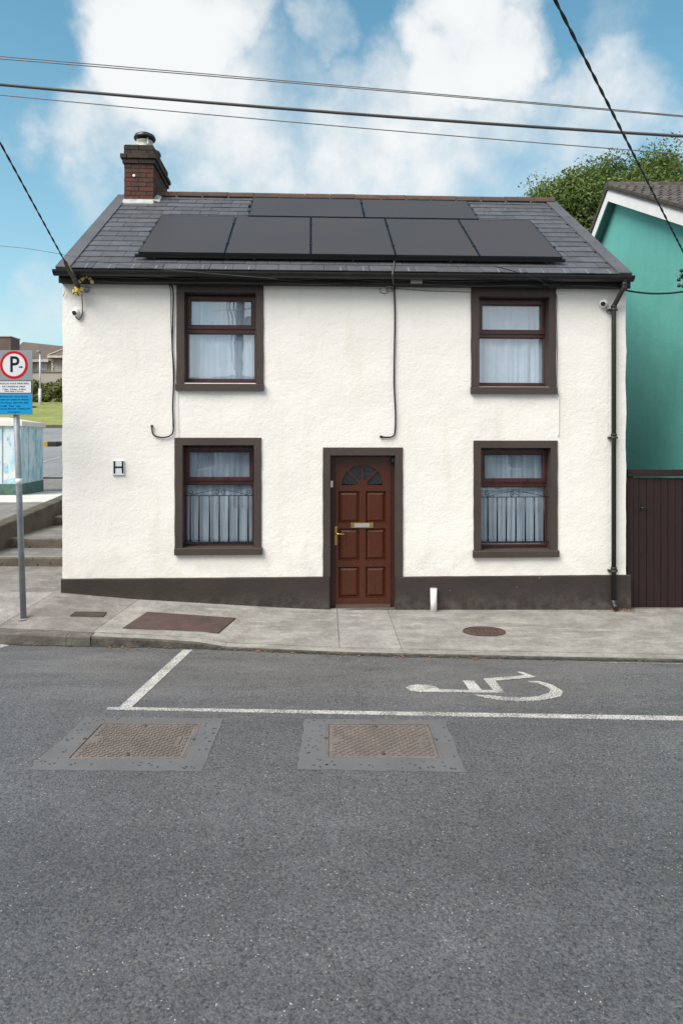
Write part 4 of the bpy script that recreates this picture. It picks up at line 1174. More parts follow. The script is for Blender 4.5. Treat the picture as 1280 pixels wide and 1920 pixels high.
# --- fascia, gutter, downpipe
zfb_l, zfb_r = fp(117,531,-.10)[1], fp(1172,541,-.10)[1]
ZF = (zfb_l+zfb_r)/2
fas = MB().box(SL-.004,-.125,ZF,SR+.004,-.095,ZE+.055).build('fascia', M['fascia'], house)
MB().box(SL-.004,-.095,ZF+.012,SR+.004,.012,ZF+.03).build('soffit', M['fascia'], fas)
gl = fp(98,509,-.27)[0]; gr_ = fp(1190,520,-.27)[0]
b = MB(); n = 12; ro, ri = .066, .058; yc, zc2 = -.205, (fp(98,505,-.27)[1]+fp(1190,515.5,-.27)[1])/2
prof = [(yc+ro*math.cos(math.pi+math.pi*k/n), zc2+ro*math.sin(math.pi+math.pi*k/n)*1.05) for k in range(n+1)]+[(yc+ri*math.cos(2*math.pi-math.pi*k/n), zc2+ri*math.sin(2*math.pi-math.pi*k/n)*1.05) for k in range(n+1)]
m_ = len(prof)
ss = [gl, gr_]
vs = [(s,y,z) for s in ss for y,z in prof]
fs = [(k,(k+1)%m_,m_+(k+1)%m_,m_+k) for k in range(m_)]
# strip end faces
for k in range(n): fs += [(k,k+1,m_-2-k,m_-1-k), (m_+k,m_+m_-1-k,m_+m_-2-k,m_+k+1)]
gut = b.add(vs, fs).build('gutter', M['black_plastic'], house)
b = MB()
for s in (gl, gr_-.012): b.prism([(s,y,z) for y,z in prof[:n+1]], (0,0,0), (.012,0,0))
b.build('gutter_end', M['black_plastic'], gut)
s = gl+.5
while s < gr_:
    MB().prism([(s,yc+1.06*ro*math.cos(math.pi+math.pi*k/n), zc2+1.06*ro*math.sin(math.pi+math.pi*k/n)*1.05) for k in range(n+1)], (0,0,0), (.022,0,0)).build('gutter_bracket', M['black_plastic'], gut)
    s += .82
sd = fp(1149,800,-.05)[0]; so_ = fp(1169,535,-.20)[0]
zt_o = zc2-.06; YP = -.062
zsw = fp(1149,575,YP)[1]; zfoot = fp(1149,1136,YP)[1]
down = MB().tube([(so_,-.205,zt_o+.03),(so_,-.205,zt_o-.07),(so_-.015,-.20,zt_o-.10),(sd+.02,YP-.02,zsw+.05),(sd,YP,zsw+.01),(sd,YP,zsw-.06),(sd,YP,zfoot+.06)], .031, 14).build('downpipe', M['black_cast'], house)
for zz in (zt_o-.02, zsw-.02, fp(1149,818,YP)[1], fp(1149,1068,YP)[1]):
    x_ = so_ if zz == zt_o-.02 else sd; y_ = -.205 if zz == zt_o-.02 else YP
    MB().lathe((x_,y_,zz-.035), [(.032,0),(.040,.004),(.040,.018),(.036,.022),(.036,.046),(.041,.05),(.041,.066),(.033,.07)], 16).build('pipe_collar', M['black_cast'], down)
    if y_ == YP: MB().box(sd-.06,YP+.01,zz-.03,sd+.06,.01,zz-.005).build('pipe_bracket', M['black_cast'], down)
MB().tube([(sd,YP,zfoot+.08),(sd,YP,zfoot+.03),(sd+.005,YP-.02,zfoot+.0),(sd+.008,YP-.06,zfoot-.02)], .036, 14).build('pipe_shoe', M['black_cast'], down)

# ================================================================== solar panels on the roof
PT_ = .035
def solar(s0, s1, v0, v1, label):
    c = roofp((s0+s1)/2, v0, HP); wc_ = loc2w(*c)
    root = empty('solar_panel', label, 'solar panel', wc_, YAW, 'black solar panels on the slate roof')
    root.rotation_euler = (PITCH, 0, YAW)
    w = (s1-s0)/2-.006; l = v1-v0-.008
    b = MB(); 
    def fr_(x0,y0,x1,y1): b.box(x0,y0,-PT_,x1,y1,0)
    fr_(-w,0,w,.012); fr_(-w,l-.012,w,l); fr_(-w,.012,-w+.012,l-.012); fr_(w-.012,.012,w,l-.012)
    b.build('frame', M['panel_frame'], root, off=(0,0,0))
    MB().box(-w+.012,.012,-.02,w-.012,l-.012,-.002).build('glass_face', M['panel'], root, off=(0,0,0))
    for x in (-w, w):
        for y in (l*.24, l*.78): MB().box(x-.016,y-.025,-.03,x+.016,y+.025,.005).build('clamp', M['panel_frame'], root, off=(0,0,0))
    return root
names = ['lower row solar panel at its left end, nearest the chimney', 'lower row solar panel, second from the chimney end', 'middle solar panel of the five in the lower row',
         'lower row solar panel above the door, right of the middle one', 'lower row solar panel at its right end, nearest the turquoise house']
for k in range(5): solar(ls[k], ls[k+1], lv0, lv1-.0, names[k])
solar(us[0], us[1], uv0, uv1, 'left one of the two wide solar panels in the upper row by the ridge')
solar(us[1], us[2], uv0, uv1, 'right one of the two wide solar panels in the upper row by the ridge')
def rail(s0, s1, v, label):
    c = roofp((s0+s1)/2, v, HP-PT_-.05); root = empty('mounting_rail', label, 'rail', loc2w(*c), 0, 'rails under the solar panels'); root.rotation_euler = (PITCH,0,YAW)
    h = (s1-s0)/2
    MB().box(-h,-.02,.005,h,.02,.045).build('rail', M['rail'], root, off=(0,0,0))
    n = 5
    for k in range(n):
        x = -h+.25+(2*h-.5)*k/(n-1); MB().box(x-.015,-.03,-.07,x+.015,.015,.005).build('roof_hook', M['rail'], root, off=(0,0,0))
rail(ls[0]-.05, ls[-1]+.05, lv0+.035, 'black rail along the foot of the lower panel row')
rail(ls[0]-.05, ls[-1]+.05, lv0+(lv1-lv0)*.62, 'black rail under the upper part of the lower panel row')
rail(us[0]-.05, us[-1]+.05, uv0+.06, 'black rail along the foot of the upper panel row')
rail(us[0]-.05, us[-1]+.05, uv0+(uv1-uv0)*.7, 'black rail just below the ridge under the upper panel row')

# ================================================================== things fixed to the facade
def hthing(name, label, cat, s, y, z, group=None):
    return empty(name, label, cat, loc2w(s,y,z), YAW, group, (s,y,z))
def camera_dome(px, py, label, lx):
    s, z = fp(px, py, -.05)
    root = hthing('security_camera', label, 'security camera', s, 0, z, 'dome cameras under the eaves')
    MB().lathe((s,.012,z), [(.062,0),(.062,.035),(.058,.05),(.05,.055)], 20, (0,-1,0)).build('base', M['white_plastic'], root)
    b = MB(); prof = [(.052*math.cos(a), .052*math.sin(a)) for a in [i*math.pi/2/6 for i in range(6)]]+[(.004,.052)]
    b.lathe((s+lx*.010,-.035,z-.004), prof, 18, (lx*.45,-1,-.30)).build('dome', M['white_plastic'], root)
    ax = Vector((lx*.45,-1,-.30)).normalized()
    b = MB().lathe(Vector((s+lx*.010,-.035,z-.004))+ax*.040, [(.030,0),(.030,.011),(.022,.013)], 16, ax).build('lens', M['black_plastic'], root)
    return root
camera_dome(145, 585, 'white dome camera below the yellow sleeved cable anchor', -1)
camera_dome(1132, 568, 'white dome camera beside the black downpipe', -1)
def pxs(pts, y): return [Vector((*fp(a,b_,y)[:1], y, fp(a,b_,y)[1])) for a, b_ in pts]
def smooth_pts(P, k=6):
    P = [Vector(p) for p in P]; Q = [P[0]]+P+[P[-1]]; out = []
    for i in range(1, len(Q)-2):
        for j in range(k):
            t = j/k; a,b_,c,d = Q[i-1],Q[i],Q[i+1],Q[i+2]
            out.append(.5*((2*b_)+(c-a)*t+(2*a-5*b_+4*c-d)*t*t+(3*b_-a-3*c+d)*t**3))
    return out+[P[-1]]
def wall_cable(pts, y, r, label, name='wall_cable', m='cable', group='cables clipped to the facade'):
    P = smooth_pts(pxs(pts, y)); c = P[-1]
    o = MB().tube(P, r, 7).build(name, M[m], None, off=tuple(c))
    o.location = loc2w(*c); o.rotation_euler = (0,0,YAW)
    return tag(o, label, 'cable', group)
o = wall_cable([(300,529),(318,533),(325,548),(324,600),(323,650),(326,700),(324,760),(325,805),(319,817),(303,820),(289,816),(285.5,808),(285,800)], -.022, .0095, 'thick black cable hooking up at its end, left of the upper left window')
MB().lathe(Vector(pxs([(285,801)],-.022)[0]), [(.014,0),(.017,.012),(.013,.03)], 8).build('cable_end', M['cable'], o, off=tuple(pxs([(285,800)],-.022)[0]))
wall_cable([(312,530),(320,545),(321,610),(324,680),(325,720),(324,800)], -.018, .005, 'thin grey cable beside the thick one left of the upper left window', m='cable_grey')
o = wall_cable([(739,536),(740,600),(739,660),(738.5,720),(741,775),(740,810),(735,818.5),(724,820),(715,819)], -.022, .011, 'thick black cable running down the wall above the door')
e_ = pxs([(716,819)],-.022)[0]
MB().tube([e_, e_+Vector((-.03,-.003,.004))], .016, 8).build('cable_end', M['cable'], o, off=tuple(pxs([(715,819)],-.022)[0]))
wall_cable([(122,548),(118.5,556)], -.02, .004, 'short grey wire at the top left corner of the wall', m='cable_grey')
wall_cable([(1036,543),(1043,556),(1042.5,600),(1044,660),(1043,725),(1046,742)], -.026, .005, 'thin dark wire down the right edge of the upper right window trim', m='cable_grey')
wall_cable([(1046.5,744),(1046.5,780),(1046,818)], -.014, .006, 'white conduit between the two right hand windows', m='white_plastic')
wall_cable([(740,541),(800,545),(860,547),(884,548)], -.014, .0035, 'thin grey wire along the wall top toward the upper right window', m='cable_grey')
wall_cable([(333,737),(333.5,780),(334,822)], -.014, .0035, 'thin pale wire between the two left hand windows', m='white_plastic')
# cable coming over the gutter from the panels
P = smooth_pts([roofp(rp(739,484,.03)[0], rp(739,484,.03)[1], .05), roofp(rp(738,500,.03)[0], rp(738,500,.03)[1], .03), Vector((fp(736,510,-.28)[0],-.28,fp(736,510,-.28)[1])), Vector((fp(736,522,-.26)[0],-.255,fp(736,522,-.26)[1])), Vector((fp(738,538,-.04)[0],-.04,fp(738,538,-.04)[1]))])
o = MB().tube(P, .011, 8).build('panel_cable', M['cable_grey'], None, off=tuple(P[-1])); o.location = loc2w(*P[-1]); o.rotation_euler = (0,0,YAW)
tag(o, 'grey conduit looping from the solar panels over the gutter', 'cable')
s, z = fp(730.5, 540.5, -.03)
root = hthing('junction_box', 'small white capped junction box under the fascia above the door', 'junction box', s, 0, z)
MB().lathe((s,.0,z-.04), [(.038,0),(.042,.01),(.042,.045),(.030,.06)], 14).build('body', M['grey_plastic'], root)
MB().lathe((s,.0,z+.018), [(.046,0),(.046,.008),(.028,.03),(.008,.038)], 14).build('cap', M['white_plastic'], root)
P = smooth_pts(pxs([(728,548),(724,550),(718,550),(712.5,546),(712,540)], -.02))
MB().tube(P, .004, 6).build('wire_loop', M['cable_grey'], root)
s0_, z0_ = fp(769,532,-.13); s1_, z1_ = fp(791,524,-.13)
root = hthing('splice_box', 'small grey splice box fixed to the black fascia', 'junction box', (s0_+s1_)/2, -.125, z0_)
MB().box(s0_,-.16,z0_,s1_,-.126,z1_).build('body', M['grey_plastic'], root, bevel=.005)
MB().box(s0_+.02,-.166,z0_+.008,s1_-.02,-.16,z1_-.008).build('lid', M['grey_plastic'], root)
# tangle of thin cables on the fascia
root = hthing('fascia_cable', 'tangle of thin dark cables stapled along the black fascia', 'cable', SL+.3, -.13, ZF+.02)
for k in range(6):
    rnd = random.Random(k); P = []; s = SL+.15+rnd.uniform(0,.4); zz = ZF+.015+.018*k
    while s < SR-.1:
        P.append((s, -.130-.004*k, zz+rnd.uniform(-.014,.014))); s += rnd.uniform(.25,.5)
    MB().tube(smooth_pts(P, 4), .005+.0015*(k % 2), 6).build('cable', M['cable'] if k % 3 else M['cable_grey'], root)
# cable anchor with striped sleeve at the left corner
s, z = fp(158, 540, -.02)
root = hthing('cable_anchor', 'wall hook wrapped in yellow and black striped sleeve at the top left corner', 'cable anchor', s, 0, z)
MB().lathe((s+.02,.012,z-.02), [(.04,0),(.04,.03),(.024,.06),(.02,.10)], 12, (0,-1,0)).build('bracket', M['galv'], root)
MB().tube([Vector((s-.05,-.09,z-.01)), Vector((s+.09,-.06,z-.02))], .018, 8).build('insulator', M['galv'], root)
def striped(pts, r, n):
    P = smooth_pts(pxs(pts, -.13), 8); m_ = len(P)-1
    for k in range(n):
        a, c = int(m_*k/n), int(m_*(k+1)/n)
        MB().tube(P[a:c+1], r, 10).build('sleeve', M['cream_sleeve'], root)
        if k < n-1: MB().tube(P[max(0,c-2):c+1], r*1.07, 10).build('band', M['black_plastic'], root)
striped([(147,530),(153,525),(161,519),(168,521),(172,526),(174,531)], .024, 5)
striped([(146,538),(141,543),(140,548),(145,551),(150,549),(153,545),(154,539)], .026, 5)
MB().lathe(Vector((*fp(145.5,545,-.14)[:1], -.14, fp(145.5,545,-.14)[1])), [(.028,-.03),(.034,-.01),(.030,.025)], 10).build('knot', M['yellow'], root)
P = smooth_pts(pxs([(154,550),(155,570),(155,585),(153,594),(148,599),(143,595),(142,590)], -.03))
o = MB().tube(P, .006, 6).build('camera_cable', M['cable_grey'], None, off=tuple(P[0])); o.location = loc2w(*P[0]); o.rotation_euler = (0,0,YAW)
tag(o, 'grey lead looping from the cable anchor to the left dome camera', 'cable')
P = smooth_pts(pxs([(1137,573),(1136,582),(1140,588),(1145,589)], -.03))
o = MB().tube(P, .005, 6).build('camera_cable', M['cable_grey'], None, off=tuple(P[0])); o.location = loc2w(*P[0]); o.rotation_euler = (0,0,YAW)
tag(o, 'short grey lead from the right dome camera to the downpipe', 'cable')
# H plate
a = rect((211,863.5,233.5,891), -.02)
root = hthing('hydrant_plate', 'small white plate with a black letter H on the cream wall', 'sign', (a[0]+a[2])/2, 0, a[1])
MB().box(a[0],-.0245,a[1],a[2],.01,a[3]).build('plate', M['sign_white'], root, bevel=.004)
hx0, hx1 = fp(213.2,870,-.03)[0], fp(231.6,870,-.03)[0]; hz0, hz1 = fp(220,887.5,-.03)[1], fp(220,864.5,-.03)[1]
b = MB().box(hx0,-.029,hz0,hx0+.020,-.0255,hz1).box(hx1-.020,-.029,hz0,hx1,-.0255,hz1).box(hx0+.020,-.029,(hz0+hz1)/2-.009,hx1-.020,-.0255,(hz0+hz1)/2+.011)
b.build('letter', M['sign_black'], root)
# white stub pipe
s, z = fp(812.5, 1144, -.09); zt2 = fp(812.5,1103,-.09)[1]
root = hthing('vent_pipe', 'short white plastic pipe standing on the pavement against the dark plinth', 'pipe', s, -.09, z)
MB().lathe((s,-.09,z-.03), [(.043,0),(.043,zt2-z+.03)], 20).build('pipe', M['white_plastic'], root)
MB().lathe((s,-.09,zt2-.001), [(.036,0),(.036,.002)], 20).build('mouth', M['grey_plastic'], root)

# ================================================================== overhead cables
def overhead(px_pts, d, r, label, ext=(-16,16), name='overhead_cable', m='cable', group='cables crossing the street'):
    P = [at(a, b_, d) for a, b_ in px_pts]
    # quadratic sag through three points
    (x0,z0),(x1,z1),(x2,z2) = [(p.x,p.z) for p in (P[0],P[len(P)//2],P[-1])]
    def q(x): return z0*(x-x1)*(x-x2)/((x0-x1)*(x0-x2))+z1*(x-x0)*(x-x2)/((x1-x0)*(x1-x2))+z2*(x-x0)*(x-x1)/((x2-x0)*(x2-x1))
    pts = [Vector((ext[0]+(ext[1]-ext[0])*k/48, d, q(ext[0]+(ext[1]-ext[0])*k/48))) for k in range(49)]
    o = MB().tube(pts, r, 6).build(name, M[m]); recentre(o)
    return tag(o, label, 'cable', group)
overhead([(0,105.5),(640,160.5),(1280,217)], 6.2, .0042, 'topmost thin overhead cable crossing the clouds', m='cable_pale')
overhead([(0,110),(640,163.5),(1280,219)], 6.32, .0046, 'thin overhead cable running just under the topmost one', m='cable_pale')
overhead([(0,158.5),(640,212),(1280,255.5)], 6.5, .0140, 'thickest black overhead cable crossing the street', m='cable_grey')
overhead([(0,178),(640,237),(1280,289)], 6.8, .0050, 'lowest thin overhead cable below the thick one', m='cable_pale')
def twisted(A, B, r, label, sag=0.0, name='service_cable', turns=40):
    A, B = Vector(A), Vector(B); n = turns*10; d = (B-A).normalized(); x = d.cross(Vector((0,0,1))).normalized(); y = x.cross(d)
    root = empty(name, label, 'cable', A, 0, 'twisted service cables to the houses', A)
    for ph in (0, math.pi):
        pts = []
        for k in range(n+1):
            t = k/n; a = 2*math.pi*turns*t+ph
            pts.append(A+(B-A)*t-Vector((0,0,1))*sag*4*t*(1-t)+(x*math.cos(a)+y*math.sin(a))*r*.8)
        MB().tube(pts, r, 6).build('strand', M['cable'], root)
    return root
pA = at(1300, 512, 9.55); pB = at(1040, 0, 4.6); dB = pB-pA
twisted(pA, pA+dB*2.2, .0072, 'black twisted service cable running from upper centre to the turquoise house', turns=34)
s, z = fp(147, 536, -.13); A = loc2w(s, -.13, z)
pB = at(0, 266, 6.3)
pm_ = at(112, 482, 8.45)
twisted(A, A+(pB-A)*3.0, .0062, 'black twisted service cable sloping up from the striped wall anchor', turns=26)
root = empty('cable_sleeve', 'dark sleeve with yellow edge over the end of the left service cable', 'cable sleeve', A, 0, None, A)
e1 = A+(pB-A)*.225
MB().tube([A+(pB-A)*.0, A+(pB-A)*.02, e1-(e1-A)*.1, e1], [.030,.034,.024,.014], 8).build('sleeve', simple('olive_sleeve', (.045,.043,.025), .6), root)
MB().tube([A+(pB-A)*.02+Vector((.024,-.02,.006)), e1-(e1-A)*.12+Vector((.020,-.014,.004))], .008, 6).build('edge_stripe', M['yellow'], root)
# faint wire from the left that drops along the eaves
P = [at(-300,440,9.5), at(0,461,9.0), at(100,474,8.6), at(200,493,8.45), at(330,507,8.45), at(520,523,8.5)]
o = MB().tube(smooth_pts(P), .0032, 5).build('thin_wire', M['cable_grey']); recentre(o)
tag(o, 'hair thin grey wire crossing the left sky below the roof verge to the eaves', 'cable')
P = [at(925,499,8.45), at(960,508,8.5), at(1000,521,8.6), at(1020,531,8.75), at(1034,541,8.95)]
o = MB().tube(smooth_pts(P), .005, 6).build('thin_wire', M['cable']); recentre(o)
tag(o, 'thin black wire falling across the gutter toward the upper right window', 'cable')
P = [at(1166,541,8.9), at(1178,545.5,9.0), at(1215,550,9.3), at(1250,550,9.5), at(1275,547.5,9.7), at(1300,544,9.75)]
o = MB().tube(smooth_pts(P), .013, 7).build('link_cable', M['cable']); recentre(o)
tag(o, 'thick black cable linking the cottage eaves to the turquoise house', 'cable')

# ================================================================== neighbouring turquoise house
XB, XW = 4.85, 5.03
apx = on_x(1138.6, 356, XB); rgt = on_x(1280, 396.5, XB)
DA = apx.y; ZA = apx.z; SLOPE = (ZA-rgt.z)/(DA-rgt.y); RSL = .68
nb = empty('neighbour_house', 'turquoise rendered house with white bargeboards and brown tiled roof', 'house', (XW, 9.35, 0))
ORG[nb.name] = (XW, 9.35, 0)
YN0, YN1 = 9.40, DA+3.0
def zf_(y): return ZA-SLOPE*(DA-y) if y <= DA else ZA-RSL*(y-DA)
TH = .17
MB().prism([(0,YN0,-.35),(0,YN1,-.35),(0,YN1,zf_(YN1)-TH+.02),(0,DA,ZA-TH+.02),(0,YN0,zf_(YN0)-TH+.02)], (XW,0,0), (XW+.3,0,0)).build('gable_wall', M['teal'], nb)
MB().box(XW+.3, YN0, -.35, 13, YN0+.3, zf_(YN0)-TH).build('front_wall', M['teal'], nb)
MB().box(XW+.3, YN1-.3, -.35, 13, YN1, zf_(YN1)-TH).build('back_wall', M['teal'], nb)
YF0, YB1 = YN0-.35, YN1+.25
bw_ = .205
MB().prism([(0,YF0,zf_(YF0)),(0,DA,ZA),(0,DA,ZA-bw_),(0,YF0,zf_(YF0)-bw_)], (XB,0,0), (XB+.022,0,0)).build('bargeboard', M['barge'], nb)
MB().prism([(0,DA+.0005,ZA),(0,YB1,zf_(YB1)),(0,YB1,zf_(YB1)-bw_),(0,DA+.0005,ZA-bw_)], (XB,0,0), (XB+.022,0,0)).build('bargeboard', M['barge'], nb)
for (ya, yb2) in ((YF0, DA), (DA, YB1)):
    MB().prism([(0,ya,zf_(ya)-.165),(0,yb2,zf_(yb2)-.165),(0,yb2,zf_(yb2)-.15),(0,ya,zf_(ya)-.15)], (XB+.022,0,0), (XW+.0,0,0)).build('soffit', M['soffit'], nb)
b = MB()
for (ya, yb2) in ((YF0, DA-.001), (DA+.001, YB1)):
    b.prism([(0,ya,zf_(ya)+.002),(0,yb2,zf_(yb2)+.002),(0,yb2,zf_(yb2)+.05),(0,ya,zf_(ya)+.05)], (XB-.02,0,0), (13.2,0,0))
nroof = b.build('roof', M['tile'], nb)
MB().box(XW+.3, YF0-.0, zf_(YF0)-.2, 13, YF0+.02, zf_(YF0)-.0).build('fascia', M['barge'], nb)
tw, tg_ = .30, .345
ang = math.atan(SLOPE); lt = tg_*1.15
b = MB(); n = 12; top = []
for i in range(n+1):
    u = i/n; h = .030*max(0, math.sin(u*4*math.pi-.5*math.pi))**1.0+.004
    top.append((u*tw, h))
vs = [(x,0,h+.022) for x,h in top]+[(x,lt,h+.002) for x,h in top]+[(x,0,h-.004) for x,h in top]+[(x,lt,h-.014) for x,h in top]
m_ = n+1; fs = []
for i in range(n): fs += [(i,i+1,m_+i+1,m_+i), (i,2*m_+i,2*m_+i+1,i+1), (m_+i,m_+i+1,3*m_+i+1,3*m_+i), (2*m_+i,3*m_+i,3*m_+i+1,2*m_+i+1)]
fs += [(0,m_,3*m_,2*m_), (n,2*m_+n,3*m_+n,m_+n)]
tm = b.add(vs, fs).mesh('roof_tile'); tm.materials.append(M['tile'])
rows = int((DA-YF0)/math.cos(ang)/tg_)
no = ORG[nb.name]
for r_ in range(rows):
    for c in range(22):
        v = (DA-.03-YF0)/math.cos(ang)-(r_+1)*tg_
        y = YF0+v*math.cos(ang); z = zf_(y)+.052
        o = bpy.data.objects.new('roof_tile', tm); COL.objects.link(o); o.parent = nroof
        o.location = (XB-.01+c*tw-no[0], y-no[1], z-no[2]+random.uniform(0,.006)); o.rotation_euler = (ang, random.uniform(-.01,.01), random.uniform(-.008,.008))
for c in range(9):
    x0 = XB-.03+c*.46
    pr2 = [(.13,-.05),(.10,.02),(.05,.055),(0,.065),(-.05,.055),(-.10,.02),(-.13,-.05)]
    MB().prism([(0,DA+y_,ZA+.075+z_) for y_,z_ in pr2], (x0,0,0), (x0+.452,0,0)).build('ridge_tile', M['tile'], nroof)
# verge undercloak
MB().prism([(0,YF0,zf_(YF0)+.05),(0,DA,ZA+.05),(0,DA,ZA+.10),(0,YF0,zf_(YF0)+.10)], (XB-.028,0,0), (XB-.008,0,0)).build('verge', M['tile'], nroof)
MB().prism([(0,DA,ZA+.004),(0,YB1,zf_(YB1)+.004),(0,YB1,zf_(YB1)+.09),(0,DA,ZA+.09)], (XB-.028,0,0), (XB-.008,0,0)).build('verge', M['tile'], nroof)
# insulators by the wall corner
p = at(1274, 520, 9.85)
root = empty('insulator_bracket', 'black insulators with grey wire loops hanging beside the turquoise wall', 'insulator', (p.x, p.y, p.z), 0, None, p)
MB().box(p.x, p.y-.01, p.z-.02, XW+.01, p.y+.01, p.z+.005).build('arm', M['iron'], root)
for dx_, dz_ in ((.005,.09),(.005,.025),(-.035,-.04),(-.03,-.125),(.03,-.13)):
    MB().lathe((p.x+dx_,p.y-.03,p.z+dz_-.025), [(.016,0),(.025,.006),(.025,.034),(.014,.04),(.014,.05)], 12).build('insulator', M['black_plastic'], root)
MB().tube([(p.x-.04+.05*math.cos(a), p.y-.03, p.z+.05+.045*math.sin(a)) for a in [k*.35 for k in range(14)]], .0035, 6).build('wire_loop', M['galv'], root)
MB().tube(smooth_pts([(p.x+.01,p.y-.03,p.z+.1),(p.x-.02,p.y-.04,p.z+.0),(p.x+.02,p.y-.04,p.z-.06),(p.x-.03,p.y-.03,p.z-.13)]), .0035, 6).build('wire_loop', M['galv'], root)

# ================================================================== gate between the houses
GD = 9.22
gx = lambda px: at(px, 1000, GD).x
gz = lambda py: at(1200, py, GD).z
gate = empty('side_gate', 'tall dark maroon boarded gate between the cottage and the turquoise house', 'gate', (gx(1175), GD, gz(1142)), 0, None, (gx(1175), GD, gz(1142)))
MB().box(gx(1174.5), GD-.03, gz(893), XW-.006, GD+.06, gz(880.5)).build('top_beam', M['gate'], gate, bevel=.003)
MB().box(gx(1174.5), GD-.0, gz(1144), gx(1186), GD+.08, gz(893)-.002).build('gate_post', M['gate'], gate, bevel=.003)
MB().box(gx(1186)+.004, GD+.005, gz(1141), gx(1197)-.002, GD+.07, gz(896)).build('gate_post', M['gate'], gate, bevel=.003)
edges = [1197.5,1211.8,1225.5,1239,1252,1265.5,1279,1292.5,1306,1319.5,1334]
for a, c in zip(edges, edges[1:]):
    j = random.uniform(-.003,.003)
    MB().box(gx(a)+.003, GD+.012+j, gz(1139.5)+random.uniform(-.004,.004), gx(c)-.003, GD+.034+j, gz(896)+random.uniform(-.003,.003)).build('gate_board', M['gate'], gate, bevel=.003)
MB().box(gx(1334)+.005, GD, gz(1144), XW-.008, GD+.07, gz(893)-.002).build('gate_post', M['gate'], gate, bevel=.003)
for py in (930, 1020, 1110): MB().box(gx(1198), GD+.04, gz(py+9), gx(1334), GD+.07, gz(py)).build('gate_rail', M['gate'], gate)
MB().tube([(gx(1198),GD+.01,gz(952)),(gx(1201),GD-.03,gz(952)),(gx(1212),GD-.03,gz(951))], .010, 8).build('latch', M['iron'], gate)
MB().box(gx(1196.5),GD-.002,gz(956),gx(1199.5),GD+.010,gz(936)).build('latch_plate', M['iron'], gate)

# ================================================================== tree behind the roofs
def leaf_cloud(b, centres, count, size, rnd):
    for c, r in centres:
        for _ in range(count):
            d = Vector((rnd.gauss(0,1), rnd.gauss(0,1), rnd.gauss(0,1))).normalized()
            p = c+d*r*(rnd.random()**.45)
            a = Vector((rnd.gauss(0,1), rnd.gauss(0,1), rnd.gauss(0,.7))).normalized(); u = a.cross(d).normalized() if abs(a.dot(d)) < .98 else Vector((1,0,0))
            l = size*rnd.uniform(.6,1.4); w = l*.45
            b.add([p-a*l, p+u*w, p+a*l, p-u*w+Vector((0,0,-w*.4))], [(0,1,2),(0,2,3)])
def tree(base, h, crown_c, rx, ry, rz, label, n_cl, per, leaf, seed, name='tree', r0=.22):
    rnd = random.Random(seed); base = Vector(base); cc = Vector(crown_c)
    root = empty(name, label, 'tree', base, 0, None, base)
    tr = MB(); fork = Vector((cc.x, cc.y, cc.z-rz*.55))
    tr.tube([base, base+(fork-base)*.5+Vector((.1,0,0)), fork], [r0, r0*.8, r0*.65], 12)
    cents = []
    for k in range(n_cl):
        d = Vector((rnd.gauss(0,1), rnd.gauss(0,1), rnd.gauss(.25,.9))).normalized(); q = rnd.uniform(.45,.90)
        c = cc+Vector((d.x*rx*q, d.y*ry*q, d.z*rz*q)); cents.append((c, rnd.uniform(.11,.24)*rx))
        if k % 3 == 0: tr.tube([fork, fork+(c-fork)*.5+Vector((0,0,.15)), c], [r0*.4, r0*.2, .015], 6)
    tr.build('trunk', M['bark'], root)
    b = MB(); leaf_cloud(b, cents, per, leaf, rnd); leaf_cloud(b, [(cc, rx*.7)], per*6, leaf, rnd)
    b.build('crown', M['leaf'], root)
    return root
tc = at(1165, 452, 19.0)
tree((tc.x, 19.0, -.4), 10, (tc.x, 19.0, tc.z), 3.15, 2.6, 2.42, 'leafy green tree rising behind the slate roof and turquoise house', 280, 620, .046, 5)

# ================================================================== left background: side path, steps, hillside
def xg(y): return SL - .0437*(y-8.7)   # line of the cottage side wall
# tarmac apron between pavement and steps
b = MB(); vs = []; ny = 12
for i in range(25):
    X = -16+i*((16-3.6)/24)
    for j in range(ny+1):
        Y = yw(X)-.002+(10.0-yw(X)+.002)*j/ny
        z = zb(-4)-.001+(.372-zb(-4))*j/ny+mnoise.noise(Vector((X*1.7,Y*2,0)))*.006
        vs.append((min(X, xg(Y)+.02) if i == 24 else X, Y, z))
b.add(vs, [(i*(ny+1)+j,(i+1)*(ny+1)+j,(i+1)*(ny+1)+j+1,i*(ny+1)+j+1) for i in range(24) for j in range(ny)], True)
tag(b.build('side_path', M['tarmac']), kind='structure')
steps = empty('concrete_steps', 'worn concrete steps with flaking yellow edges beside the cottage', 'steps', (-4.4,10,.37)); ORG[steps.name] = (-4.4,10,.37)
prof = [(10.0,.34,.504,10.86),(10.86,.50,.657,12.6),(12.6,.65,.826,13.7),(13.7,.82,.975,15.0)]
for y0, z0, z1, y1 in prof:
    X0, X1 = -5.29, xg(y0)-.01
    if y0 == 10.0: X0 = -5.6
    n = 16; vs = []; 
    for i in range(n+1):
        X = X0+(X1-X0)*i/n; w1 = mnoise.noise(Vector((X*5,y0,1)))*.012; w2 = mnoise.noise(Vector((X*4,y0,5)))*.010
        vs += [(X,y0+w1*.5,z0-.2),(X,y0+w1,z1-.022),(X,y0+.018+w1,z1+w2*.5),(X,y1+.02,z1+.004),(X,y1+.02,z0-.2)]
    fs = []; fr2 = []
    for i in range(n):
        for k in range(4): (fr2 if k < 1 else fs).append((i*5+k,(i+1)*5+k,(i+1)*5+k+1,i*5+k+1))
    fs += [tuple(range(5)), tuple(n*5+k for k in range(4,-1,-1))]
    o = MB().add(vs, fs+fr2).build('step', M['tarmac'], steps)
    o.data.materials.append(M['step'])
    for p in o.data.polygons:
        if p.normal.y < -.75: p.material_index = 1
